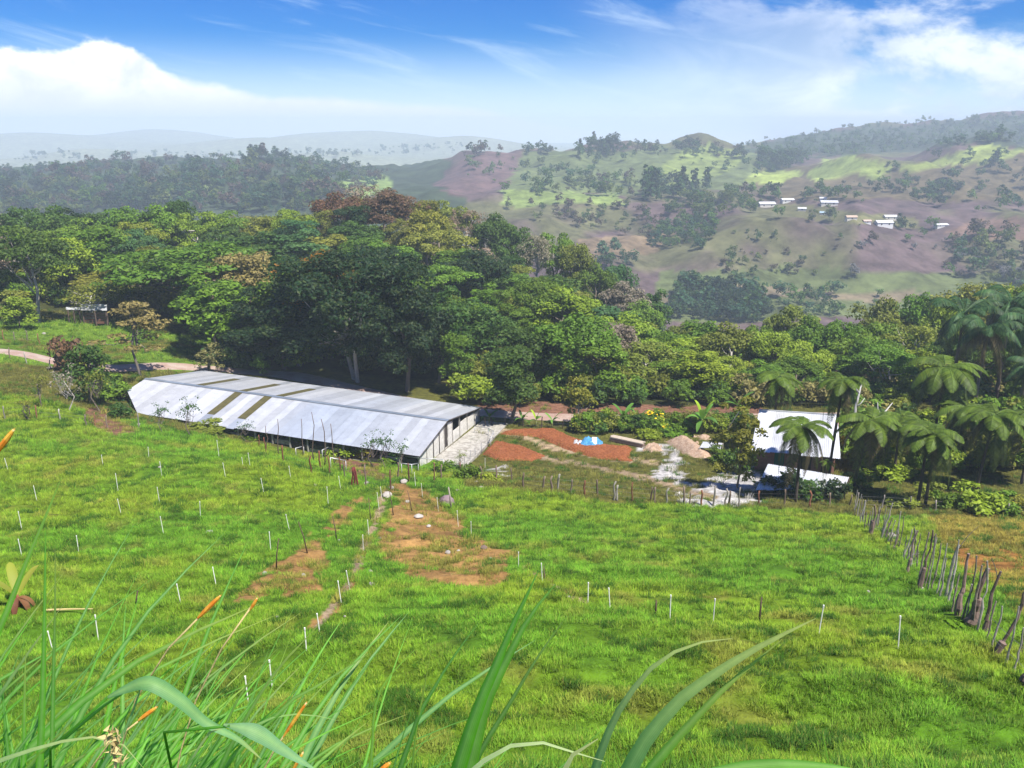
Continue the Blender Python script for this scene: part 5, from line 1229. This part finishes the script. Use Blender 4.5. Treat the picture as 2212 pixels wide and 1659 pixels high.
GS = [((236, 250), (245, 80), .05, 0), ((262, 285), (272, 110), .05, 0), ((285, 360), (305, 165), .06, 0), ((300, 330), (310, 170), .05, 0), ((315, 400), (322, 262), .05, 0), ((345, 400), (350, 250), .05, 0), ((370, 430), (365, 195), .09, .5), ((395, 410), (410, 205), .06, 0), ((425, 380), (430, 230), .05, 0),
      ((455, 480), (505, 185), .07, 0), ((470, 470), (520, 300), .05, 0), ((500, 500), (540, 320), .045, 0), ((545, 570), (575, 430), .06, .4), ((575, 450), (578, 245), .06, 0), ((610, 630), (665, 390), .05, 0), ((640, 660), (690, 400), .05, 0), ((660, 730), (695, 400), .06, .35), ((735, 640), (735, 430), .04, 0),
      ((755, 865), (795, 400), .075, .38), ((850, 880), (862, 500), .045, 0), ((955, 950), (1005, 520), .075, 0), ((1060, 1080), (1082, 600), .08, .42), ((1150, 1130), (1215, 690), .11, .5), ((1265, 1250), (1302, 720), .075, .3), ((1360, 1390), (1492, 850), .075, .25), ((1590, 1620), (1590, 1270), .08, .3), ((1680, 1800), (1700, 1300), .09, .3)]
def c2(x, y): return (1780.5 + .271 * x, 1037 + .271 * y)
o = P(*c2(236, 250)); sf = empty('stake_fence', o, 'crooked line of gnarled grey and burnt wooden stakes down the right side of the pasture', 'fence')
pts = []
for i in range(len(GS) - 1):                       # thinner stakes that fill the line
    (b0, t0, _, _), (b1, t1, _, _) = GS[i], GS[i + 1]
    for f in ((.5,) if i < 16 else (.33, .67)):
        b = tuple(np.array(b0) * (1 - f) + np.array(b1) * f + rng.normal(0, 5, 2)); k = .6 + .55 * rng.random(); H_ = ((b0[1] - t0[1]) * (1 - f) + (b1[1] - t1[1]) * f) * k
        GS.append((b, (b[0] + rng.normal() * 18 + 12, b[1] - H_), .032 + .02 * rng.random(), 0))
GS.sort(key=lambda q: q[0][1])
for (b, t, r, s) in GS:
    col = (.20, .14, .12) if s else ((.33, .30, .27) if rng.random() < .5 else (.20, .165, .14))
    pts.append(gnarl(sf, o, c2(*b), c2(*t), r * .8, s, col, (40, 55) if b == (955, 950) else ((-18, 45) if b == (1265, 1250) else None)))
for h in (.4, .9): child('wire', MB().tube([p - o + [0, 0, h] for p in pts], .006, 3, False).mesh('wire', M['wire']), sf)
# red bundle of posts, thick stump, lone stakes
p = P(766, 1050); e = empty('post_bundle', p, 'bundle of three dark red posts stuck in the ground before the barn', 'posts')
for k in range(3): child('post', PV[k], e, (k * .22 - .2, .05 * k, 0), (.04, .09 - .08 * k, 0), (1.3, 1.3, 1.15), (.16, .035, .03))
for i, (b, t, lab) in enumerate([((975, 1100), (970, 1052), 'thick weathered stump post left of the boulder'), ((596, 1230), (608, 1163), 'crooked dark stick standing in the left soil patch'), ((665, 1195), (650, 1127), 'straight dark stake in the soil patch'), ((728, 1168), (722, 1115), 'thin dark stake in the soil patch behind the straight one'), ((801, 1128), (799, 1075), 'dark stake in the middle of the soil patch'),
        ((850, 1112), (843, 1060), 'dark stake at the left edge of the orange path'), ((890, 1105), (882, 1060), 'thin dark stake in the orange path by the pale rock'), ((1640, 1345), (1640, 1290), 'thin dark stake between white posts in the right pasture'), ((1176, 1262), (1174, 1222), 'thin dark stake beside the white post at the path'), ((1416, 1330), (1416, 1296), 'faint thin stake in the right pasture'),
        ((294, 1310), (302, 1276), 'short black stake behind the tall grass')]):
    p = P(*b); k = zc_of(p) / F; H = on(b[0], t[1], p[1])[2] - p[2]
    tag(child('stake', MB().tube([[0, 0, -.2], [(t[0] - b[0]) * k * .4, 0, H * .5], [(t[0] - b[0]) * k, 0, H]], [(.09, .07, .05) if i == 0 else (.04, .032, .022)][0], 6).mesh('stake', M['wood'], True), None, p, color=(.3, .26, .22) if i == 0 else (.10, .065, .05)), lab, 'stake')
# white plastic posts
WP = [(17, 1014, 24), (222, 1003, 20), (322, 990, 24), (350, 1030, 32), (255, 1060, 36), (80, 1083, 33), (47, 1143, 38), (170, 1192, 34), (262, 1112, 34), (345, 1088, 35), (353, 1152, 36), (433, 1116, 33), (473, 985, 34), (525, 1008, 20), (540, 1006, 28), (487, 1030, 30), (570, 1065, 31), (628, 1033, 26), (585, 1190, 40), (625, 1145, 34), (467, 1265, 38),
      (390, 1302, 40), (213, 1385, 55), (115, 1410, 46), (709, 1088, 36), (736, 1057, 28), (785, 1192, 36), (797, 1158, 34), (819, 1100, 36), (826, 1082, 30), (756, 1275, 44), (737, 1302, 46), (691, 1368, 42), (662, 1405, 48), (588, 1485, 58), (537, 1523, 60), (48, 1205, 40), (898, 1053, 32), (913, 1076, 32), (947, 1105, 30), (990, 1137, 34), (1018, 1160, 34), (1120, 1230, 38),
      (1172, 1262, 46), (1270, 1302, 42), (1318, 1320, 49), (1447, 1338, 52), (1540, 1348, 55), (1768, 1374, 66), (1940, 1401, 69), (1048, 1012, 22)]
cap = MB().tube([[0, 0, -.2], [0, 0, .97]], .019, 6); cap.tube([[0, 0, .93], [0, 0, 1.02]], .027, 6); wpm = cap.mesh('post', M['paint'])
groups = {'left': [], 'mid': [], 'right': []}
for u, v, h in WP:
    p = P(u, v); k = zc_of(p) / F; H = on(u, v - h, p[1])[2] - p[2]
    o_ = child('fence_post', wpm, None, p, (rng.normal() * .03, -.05 + rng.normal() * .05 if u < 1000 else rng.normal() * .025, 0), (.9, .9, H), (.80, .80, .76)); groups['left' if u < 560 else ('mid' if u < 1060 else 'right')].append((u, o_))
for g_, L in groups.items():
    L.sort(key=lambda t: t[0]); wh = dict(left='in the left pasture', mid='around the orange soil path', right='across the right pasture')[g_]
    for i, (u, o_) in enumerate(L): tag(o_, f'thin white plastic fence post {wh}, {ordn(i)} from left', 'fence post', 'white plastic fence posts ' + wh)
# grey pipe frames before the barn
for i, (pl, lab) in enumerate([([(860, 982), (912, 990), (958, 992)], 'grey pipe rail running to the barn corner'), ([(868, 1004), (890, 1006), (904, 1002)], 'short grey pipe frame on legs near the path'), ([(640, 968), (657, 963)], 'short pale pipe frame by the barn front, left one'), ([(697, 972), (712, 964)], 'short pale pipe frame by the barn front, right one'), ([(715, 992), (748, 998)], 'low pale rail before the bright bush'), ([(1025, 918), (1055, 922), (1067, 930), (1060, 945)], 'grey rail bent around the far end of the apron')]):
    ps = []
    for u, v in pl: q = P(u, v + 20, 60.); ps.append(q)
    o_ = ps[0]; e = empty('pipe_frame', o_, lab, 'pipe frame')
    child('rail', MB().tube([q - o_ + [0, 0, 1.05] for q in ps], .05, 6).mesh('rail', M['pipe'], True), e)
    for q in ps: child('leg', MB().tube([q - o_ - [0, 0, .3], q - o_ + [0, 0, 1.05]], .04, 6).mesh('leg', M['pipe'], True), e)
# saplings and bare stems before the barn
for u, v, vt, w, lab, s in [(806, 1010, 928, 52, 'thin sapling with a sparse crown against the roof near the right corner, left one', 'twig'), (834, 1015, 920, 44, 'thin sapling against the roof near the right corner, middle one', 'twig'), (868, 1012, 948, 46, 'thin sapling against the roof near the right corner, right one', 'twig'), (350, 935, 865, 46, 'small sapling in front of the left half of the roof', 'twig'), (412, 945, 850, 50, 'bare feathery sapling in front of the roof skylights', 'twig'), (530, 952, 905, 40, 'wispy sapling below the second skylight', 'twig'), (280, 900, 862, 26, 'dark twiggy sapling at the cut roof corner', 'twig')]:
    p = P(u, v, 60.); H = on(u, vt, p[1])[2] - p[2]; put_tree(s, 'teal', p, H, w / F * zc_of(p), 'sapling', lab, 'sapling', None, (.16, .13, .11))
for i, (u, v, vt) in enumerate([(576, 970, 920), (604, 985, 905), (680, 1000, 890), (705, 1008, 905), (655, 985, 905), (726, 1012, 915)]):
    p = P(u, v, 60.); H = on(u, vt, p[1])[2] - p[2]; n = 5; t = np.linspace(0, 1, n); pts = np.stack([np.cumsum(rng.normal(0, .12, n)), 0 * t, -.2 + (H + .2) * t], 1)
    tag(child('pole', MB().tube(pts, .055 * (1.2 - .6 * t), 6).mesh('pole', M['wood'], True), None, p, color=(.13, .09, .07)), f'tall bare crooked pole against the barn front, {ordn(i)} from left', 'pole', 'bare poles against the barn front')
L = sorted([o for o in sc.objects if o.get('group') == 'bare poles against the barn front'], key=lambda o: o.location.x)
for i, o in enumerate(L): o['label'] = f'tall bare crooked pole against the barn front, {ordn(i)} from left'
# ------------------------------------------------------------------ rocks
def rock(p, r, label, col=(.42, .38, .36), squash=.7, cat='rock', name='rock', sub=2):
    s = int(rng.integers(0, 999)); n, m_ = 12, 8; V = []
    th = np.linspace(0, 2 * np.pi, n, endpoint=False); ph = np.linspace(-math.pi / 2, math.pi / 2, m_)
    T_, P_ = np.meshgrid(th, ph); d = np.stack([np.cos(T_) * np.cos(P_), np.sin(T_) * np.cos(P_), np.sin(P_)], -1)
    q = np.round(d * 1.8 + rng.normal(size=3)) ; k = .78 + .4 * vn(d[..., 0] * 1.9 + s, d[..., 1] * 1.9 + d[..., 2] * 2.3, s) ; k = k + .12 * (vn(d[..., 0] * 5 + s, d[..., 2] * 5 + d[..., 1] * 3, s + 1) - .5)
    V = (d * k[..., None] * np.array([1.15, .9, squash]) * r); V[0] = V[0].mean(0); V[-1] = V[-1].mean(0)
    idx = np.arange(n * m_).reshape(m_, n); Q = np.stack([idx[:-1], np.roll(idx[:-1], -1, 1), np.roll(idx[1:], -1, 1), idx[1:]], -1).reshape(-1, 4)
    me = bpy.data.meshes.new(name); me.from_pydata(V.reshape(-1, 3).tolist(), [], Q.tolist()); me.materials.append(M['stone'])
    return tag(child(name, me, None, p + [0, 0, r * squash * .42], (0, 0, rng.uniform(0, 6)), 1, tuple(np.array(col) * rng.uniform(.85, 1.15))), label, cat)
rock(P(965, 1090), .62, 'big purple grey boulder in the grass right of the orange path', (.22, .16, .17), .85, 'boulder', 'boulder')
for u, v, w, lab, c in [(905, 1118, 26, 'pale white rock with a dark stick beside it in the path', 0), (452, 1152, 24, 'flat grey rock in the left pasture', 0), (1045, 1185, 24, 'dark rock at the right edge of the orange soil', 1), (1060, 1208, 14, 'small pale rock just below the dark one', 0), (967, 1195, 18, 'white oval stone in the orange soil', 0), (926, 1138, 14, 'small pale stone below the white rock', 0), (571, 1240, 18, 'flat white stone left of the straight stake', 0), (655, 1243, 14, 'grey stone in the lower soil patch', 0),
    (801, 1235, 14, 'small white stone below the path edge', 0), (803, 1263, 18, 'flat white stone right of the two white posts', 0), (1187, 1203, 14, 'pale stone alone in the right pasture', 0), (600, 1333, 10, 'small white stone in the grass below the soil', 0), (733, 1168, 10, 'little white stone by the thin stake', 0), (525, 1523, 16, 'brownish stone at the foot of the nearest left white post', 0), (495, 1405, 12, 'pale stone showing through the tall grass', 0),
    (836, 1072, 30, 'long pale rock lying across the top of the path', 0), (880, 1085, 14, 'white stone in the upper orange path', 0), (872, 1042, 22, 'pale rock at the top end of the path', 0), (846, 1055, 18, 'tan stone beside the red bundle', 0), (792, 1045, 18, 'reddish pale stone below the barn front', 0), (680, 1050, 16, 'pale stone near the reddish fence', 0), (1040, 1055, 18, 'white pointed rock at the fence corner', 0), (1028, 1042, 12, 'smaller white rock behind the pointed one', 0),
    (988, 1060, 12, 'pale stone in the grass above the boulder', 0), (1755, 1157, 14, 'dark stone in the far right pasture', 1), (1875, 1278, 10, 'small pale stone near the stake fence', 0), (745, 1332, 8, 'tiny white stone beside the dirt track', 0), (990, 1190, 10, 'grey pebble beside the white oval stone', 0), (820, 1165, 16, 'brown stone in the middle of the soil', 1), (1925, 1160, 30, 'wide pale rock lying behind the stake fence', 0), (1990, 1272, 16, 'grey rock at the foot of a burnt stake', 0), (1228, 1290, 10, 'tan stone on the small right path', 0),
    (345, 1010, 9, 'small white stone among the upper left posts', 0), (404, 1012, 9, 'white stone near the upper left field edge', 0), (300, 918, 12, 'white stone on the bare bank left of the barn', 0), (95, 722, 12, 'whitish slab by the left road', 0)]:
    p = P(u, v); rock(p, w / 2 / F * zc_of(p) * .72, lab, (.36, .33, .30) if c == 0 else (.17, .12, .11), .6)
# ------------------------------------------------------------------ tall grass on the bank close to the eye
def spline(pts, n):
    pts = np.asarray(pts, float); d = np.r_[0, np.cumsum(np.linalg.norm(np.diff(pts, axis=0), axis=1))]; t = np.linspace(0, d[-1], n)
    D = np.gradient(pts, d, axis=0); i = np.clip(np.searchsorted(d, t, 'right') - 1, 0, len(d) - 2); h = (d[i + 1] - d[i])[:, None]; s = ((t - d[i])[:, None]) / h
    return (2*s**3-3*s**2+1)*pts[i] + (s**3-2*s**2+s)*h*D[i] + (-2*s**3+3*s**2)*pts[i+1] + (s**3-s**2)*h*D[i+1]
def ribbon(name, pts, width, col, twist=0.0, twist1=None, fold=.22, n=18, peak=.35, side=None, tipdry=0., start=0.):
    C = spline(pts, n); T = np.gradient(C, axis=0); T /= np.linalg.norm(T, axis=1)[:, None]; t = np.linspace(0, 1, n)
    w = width * .5 * np.where(t < peak, .62 + .38 * np.sin(t / peak * math.pi / 2), np.clip((1 - t) / (1 - peak), 0, 1) ** .75); w[-1] = width * .01
    if start: w = w * np.clip((t + .03) / start, 0, 1) ** .7
    V = []; tw = np.linspace(twist, twist if twist1 is None else twist1, n)
    for k in range(n):
        view = C[k] / np.linalg.norm(C[k]); a = np.cross(T[k], view); 
        if side is not None: a = side - T[k] * (side @ T[k])
        a /= np.linalg.norm(a) + 1e-9; b = np.cross(a, T[k]); s = a * math.cos(tw[k]) + b * math.sin(tw[k]); nn = np.cross(s, T[k])
        V += [C[k] - s * w[k] + nn * w[k] * fold, C[k] - s * w[k] * .09, C[k] + s * w[k] * .09, C[k] + s * w[k] + nn * w[k] * fold]
    Q = np.array([(4 * i + j, 4 * i + j + 1, 4 * i + 5 + j, 4 * i + 4 + j) for i in range(n - 1) for j in range(3)])
    me = quads_mesh(name, np.array(V), Q, M['blade'], True)
    cc = np.tile(np.array(col), (n * 4, 1)) * (.8 + .3 * np.repeat(t, 4))[:, None]
    mid = np.tile([0, 1, 1, 0], n).astype(bool); cc[mid] = cc[mid] * .5 + np.array([.22, .34, .12]) * .6
    if tipdry: f = np.clip((np.repeat(t, 4) - .8) / .2, 0, 1)[:, None] * tipdry; cc = cc * (1 - f) + np.array([.4, .33, .1]) * f
    cc = np.concatenate([cc, np.tile([0., .45, .55, 1.], n)[:, None]], 1); vcol(me, 'albedo', cc); return me
G1, G2, G3, G4 = (.085, .31, .010), (.055, .215, .014), (.18, .34, .015), (.16, .26, .12)
clumps = {}
def clump(key, u, y, label):
    x = (u - UC) / F * (y * 1.4); p = np.array([x, y, float(zfun(x, y))]); clumps[key] = (empty('grass_clump', p, label, 'tall grass'), p); return clumps[key]
clump('L', 230, 1.5, 'dense clump of long green grass blades leaning right in the lower left corner')
clump('E', -60, 1.05, 'few broad upright blades rising at the left border in the foreground')
clump('M', 700, 1.45, 'loose group of dark green blades leaning right, left of the tall centre leaves')
clump('C', 1000, 1.15, 'tall bright green grass leaves standing up at the bottom centre')
clump('R', 1330, 1.15, 'broad pale and green arching leaves at the bottom right of centre')
clump('B', 1700, .8, 'single broad green leaf lying along the bottom edge at right')
def blade(key, uv, width, depth, col, tw=0., tw1=None, d1=None, name='blade', root=True, **k):
    """uv: picture columns/rows the leaf passes through; it stands depth metres away and grows from its clump"""
    e, base = clumps[key]; n = len(uv); d1 = depth if d1 is None else d1
    pts = [ray(u, v) * (depth + (d1 - depth) * i / max(1, n - 1)) for i, (u, v) in enumerate(uv)]
    if root:
        r = base + np.array([rng.normal() * .07, rng.normal() * .06, 0.05]); q = pts[0] * .55 + r * .45; q[2] = pts[0][2] - (pts[0][2] - r[2]) * .5
        pts = [r, q] + pts
    else:                                # a leaf that leaves its culm higher up
        q = pts[0] * .5 + base * .5 + np.array([.0, .03, -.06])
        sk_ = child('stalk', MB().tube(spline([base, q, pts[0], pts[0] * .8 + pts[1] * .2], 10), .0022, 5).mesh('stalk', M['blade'], True), e); sk_.location = -base
        vcol(sk_.data, 'albedo', np.tile(np.array([.06, .2, .02]), (len(sk_.data.vertices), 1)))
    pts = [np.asarray(p) - base for p in pts]
    zc = zc_of(ray(*uv[len(uv) // 2]) * depth) * 1.32
    V = ribbon(name, [p + base for p in pts], width / F * zc * 1.0, col, tw, tw1, n=40, tipdry=rng.choice([0, .25, .5]), start=0 if root else .3, **k)
    o = child(name, V, e); o.location = -base; return o
# leaves one can follow in the photograph
blade('E', [(-30, 1420), (10, 1330), (60, 1205), (105, 1100), (133, 1030)], 34, .95, G1, .2, .5)
blade('E', [(90, 1540), (94, 1400), (97, 1250), (98, 1140)], 22, 1.15, G1, .3, .6); blade('E', [(116, 1420), (119, 1300), (119, 1170)], 15, 1.2, G2, .5, .5)
blade('E', [(50, 1659), (52, 1560), (54, 1455), (56, 1400)], 18, 1.25, G1, .4, .3); blade('E', [(20, 1659), (10, 1560), (4, 1500), (-20, 1440)], 16, 1.3, G2, .4, .3)
blade('L', [(-20, 1650), (60, 1622), (130, 1602), (205, 1592), (262, 1606), (310, 1659)], 26, 1.0, (.16, .27, .14), .3, .5); blade('L', [(225, 1510), (262, 1492), (318, 1474), (385, 1508), (440, 1556), (520, 1600), (565, 1640)], 26, 1.1, (.10, .24, .10), .3, .6, root=False)
blade('L', [(230, 1640), (280, 1560), (322, 1475), (345, 1478), (400, 1520)], 20, 1.12, (.09, .23, .08), .2, .5)
blade('M', [(483, 1565), (551, 1580), (610, 1618), (685, 1665)], 26, 1.05, (.13, .27, .14), .2, .4, root=False); blade('M', [(440, 1600), (460, 1575), (500, 1564), (551, 1580)], 20, 1.06, (.13, .27, .14), .3, .3)
blade('M', [(477, 1656), (530, 1553), (575, 1480), (622, 1419), (660, 1380), (690, 1348)], 27, 1.15, G2, .3, .7); blade('M', [(480, 1662), (598, 1544), (640, 1505), (685, 1482), (740, 1448), (800, 1410)], 26, 1.2, G2, .2, .5)
blade('M', [(521, 1592), (560, 1562), (598, 1547), (670, 1544), (732, 1557)], 20, 1.2, (.10, .26, .08), .3, .6); blade('M', [(520, 1640), (610, 1540), (640, 1480), (700, 1430)], 18, 1.3, G2, .5, .7)
blade('M', [(430, 1659), (470, 1600), (520, 1500), (555, 1450), (600, 1400)], 18, 1.35, G2, .4, .7)
blade('C', [(800, 1662), (805, 1600), (808, 1541), (822, 1490), (850, 1450), (901, 1400)], 18, 1.1, G3, .6, .3); blade('C', [(894, 1620), (905, 1540), (916, 1490), (925, 1440), (933, 1390)], 15, 1.05, (.22, .36, .015), .5, .6)
blade('C', [(862, 1664), (885, 1600), (907, 1538), (935, 1490), (965, 1440), (1000, 1390), (1034, 1345)], 30, 1.05, G2, .5, .8); blade('C', [(850, 1662), (870, 1590), (892, 1530)], 16, 1.06, G2, .4, .4)
blade('C', [(985, 1664), (1008, 1590), (1036, 1511), (1072, 1430), (1105, 1352), (1135, 1290), (1163, 1232)], 74, .9, G1, .25, .8, fold=.35, peak=.4)
blade('C', [(1010, 1664), (1030, 1580), (1052, 1508), (1096, 1420), (1139, 1339), (1170, 1296), (1200, 1262)], 66, .92, (.075, .235, .012), -.2, .5, fold=.35, peak=.35)
blade('C', [(1019, 1660), (1050, 1600), (1079, 1554), (1118, 1490), (1157, 1425), (1190, 1378), (1225, 1330)], 34, .95, (.045, .17, .012), .4, .8)
blade('C', [(1000, 1664), (1040, 1560), (1080, 1470)], 24, .96, (.09, .24, .015), .4, .4)
blade('R', [(1283, 1664), (1305, 1600), (1329, 1545), (1365, 1490), (1406, 1442), (1455, 1408), (1500, 1390), (1582, 1379)], 46, .9, (.12, .24, .10), .25, .7, fold=.3)
blade('R', [(1355, 1664), (1390, 1600), (1430, 1550), (1480, 1498), (1535, 1459), (1617, 1408), (1690, 1370), (1762, 1336)], 56, .88, (.10, .23, .075), .15, .6, fold=.3, peak=.55)
blade('R', [(1400, 1664), (1432, 1625), (1468, 1585), (1520, 1530), (1574, 1476), (1630, 1430), (1690, 1380)], 46, .9, (.055, .22, .012), .3, .6, fold=.35, peak=.45)
blade('R', [(1020, 1664), (1060, 1632), (1105, 1610), (1165, 1603), (1230, 1622), (1307, 1645)], 34, .8, (.30, .38, .22), .2, .5, fold=.15)
blade('R', [(1217, 1668), (1236, 1632), (1258, 1610), (1292, 1596)], 52, .75, (.33, .41, .24), .1, .3, fold=.1, peak=.6)
blade('R', [(1300, 1664), (1312, 1625), (1316, 1600)], 18, .95, (.16, .34, .015), .4, .4)
blade('B', [(1500, 1668), (1600, 1655), (1681, 1649), (1760, 1652), (1900, 1672)], 34, .6, (.08, .24, .02), .9, .9, root=False)
# the mass of finer blades of the left clump
e, base = clumps['L']
def free_blade(key, bx, by, az, lean, L, w, col, droop):
    e, base = clumps[key]; b = np.array([base[0] + bx, base[1] + by, float(zfun(base[0] + bx, base[1] + by)) - .02]); n = 7; t = np.linspace(0, 1, n)
    h = np.array([math.cos(az), math.sin(az), 0]); th = lean + droop * t ** 1.6
    d = np.stack([np.sin(th) * h[0], np.sin(th) * h[1], np.cos(th)], 1) * (L / (n - 1)); pts = b + np.r_[np.zeros((1, 3)), np.cumsum(d[:-1], 0)]
    me = ribbon('blade', pts, w, col, rng.uniform(-.9, .9), rng.uniform(-.9, 1.2), n=13, tipdry=.5 * (rng.random() < .25))
    o = child('blade', me, e); o.location = -base; return pts
for i in range(262):
    far_ = rng.random()
    bx = rng.normal() * .3 - .12; by = rng.uniform(-.35, .75)
    free_blade('L', bx - .22, by, rng.normal() * .7 + .05, abs(rng.normal()) * .22 + .14, rng.uniform(.95, 1.5), rng.uniform(.014, .030), [G1, G2, G2, (.035, .15, .02), (.05, .20, .012), (.07, .19, .06)][int(rng.integers(0, 6))], rng.uniform(.3, 1.5))
clump('N', 60, 1.25, 'low thick tuft of grass filling the very bottom left corner')
for i in range(150):
    free_blade('N', rng.normal() * .22, rng.uniform(-.2, .35), rng.normal() * .8 + .1, abs(rng.normal()) * .3 + .1, rng.uniform(.85, 1.25), rng.uniform(.011, .024), [G1, G2, (.035, .15, .02), (.05, .20, .012)][int(rng.integers(0, 4))], rng.uniform(.3, 1.6))
for i in range(26):
    free_blade('M', rng.normal() * .16, rng.uniform(-.2, .5), rng.normal() * .6, abs(rng.normal()) * .2 + .2, rng.uniform(.7, 1.15), rng.uniform(.007, .014), [G1, G2, (.05, .17, .03)][int(rng.integers(0, 3))], rng.uniform(.3, 1.2))
for i in range(16):
    free_blade('C', rng.normal() * .14 - .12, rng.uniform(-.1, .4), rng.normal() * .9, abs(rng.normal()) * .2, rng.uniform(.6, 1.0), rng.uniform(.007, .014), [G1, G3, (.05, .17, .03)][int(rng.integers(0, 3))], rng.uniform(.2, 1.))
# seed heads on thin stalks
def seedhead(key, uv0, uv1, depth, w, mat='seed', stalk=None):
    e, base = clumps[key]; a, b = ray(*uv0) * depth, ray(*uv1) * depth; s0 = ray(*(stalk or (uv0[0] * 2.0 - uv1[0] * 1.0, uv0[1] * 2 - uv1[1]))) * depth; r = base + [rng.normal() * .1, rng.normal() * .1, 0]
    q = s0 * .5 + r * .5
    st = child('stalk', MB().tube(spline([r, q, s0, a, b], 14) , .0016, 5).mesh('stalk', M['straw'], True), e, -base)
    m = MB(); n = 9; t = np.linspace(0, 1, n); L = np.linalg.norm(b - a); ax = (b - a) / L; R_ = w / F * zc_of(a) * .5
    m.tube(a + np.outer(t, b - a), R_ * (.25 + .5 * np.sin(math.pi * np.clip(t * .96 + .04, 0, 1)) ** .6), 7)
    for k in range(150):
        f = rng.random(); d = np.cross(ax, unit(1)[0]); d /= np.linalg.norm(d); c = a + (b - a) * f; tip = c + d * R_ * rng.uniform(.8, 1.25) * (math.sin(math.pi * min(1, f * .9 + .08)) ** .5) + ax * R_ * .8; s = np.cross(d, ax) * R_ * .05
        m.add([c - s, c + s, tip], [(0, 1, 2)])
    child('seed_head', m.mesh('seed_head', M[mat]), st)
seedhead('E', (-14, 985), (30, 928), .9, 17); seedhead('L', (428, 1335), (476, 1287), 1.2, 14); seedhead('L', (540, 1318), (556, 1292), 1.3, 10, 'seed', (500, 1370)); seedhead('L', (300, 1556), (338, 1528), 1.2, 13); seedhead('M', (612, 1592), (662, 1518), 1.2, 11)
seedhead('C', (818, 1668), (842, 1648), .95, 15); seedhead('M', (630, 1668), (655, 1625), 1.1, 10)
# withered flower head
e, base = clumps['L']; a = ray(243, 1600) * .95; m = MB()
for k in range(60):
    d = unit(1)[0] * .011; c = a + np.array([rng.normal() * .006, 0, rng.uniform(-.035, .02)]); s = unit(1)[0] * .004; m.add([c - s, c + s, c + d], [(0, 1, 2)])
st = child('stalk', MB().tube(spline([base, a * .5 + base * .5, a - [0, 0, .03]], 8), .002, 5).mesh('stalk', M['straw'], True), e, -base); child('flower_head', m.mesh('flower_head', M['straw']), st)
# ground cover on the bank under the tall grass
n = 2600; bx = rng.uniform(-9, 9, n); by = rng.uniform(.9, 13.5, n); bz = zfun(bx, by)
gn_scatter('bank_grass', np.stack([bx, by, bz], -1), rng.uniform(.9, 1.6, n), rng.uniform(0, 6.28, n), np.array([.08, .20, .015]) * rng.uniform(.7, 1.3, (n, 1)), rng.integers(0, 4, n), TUFTS, 'green grass covering the steep bank below the viewpoint')
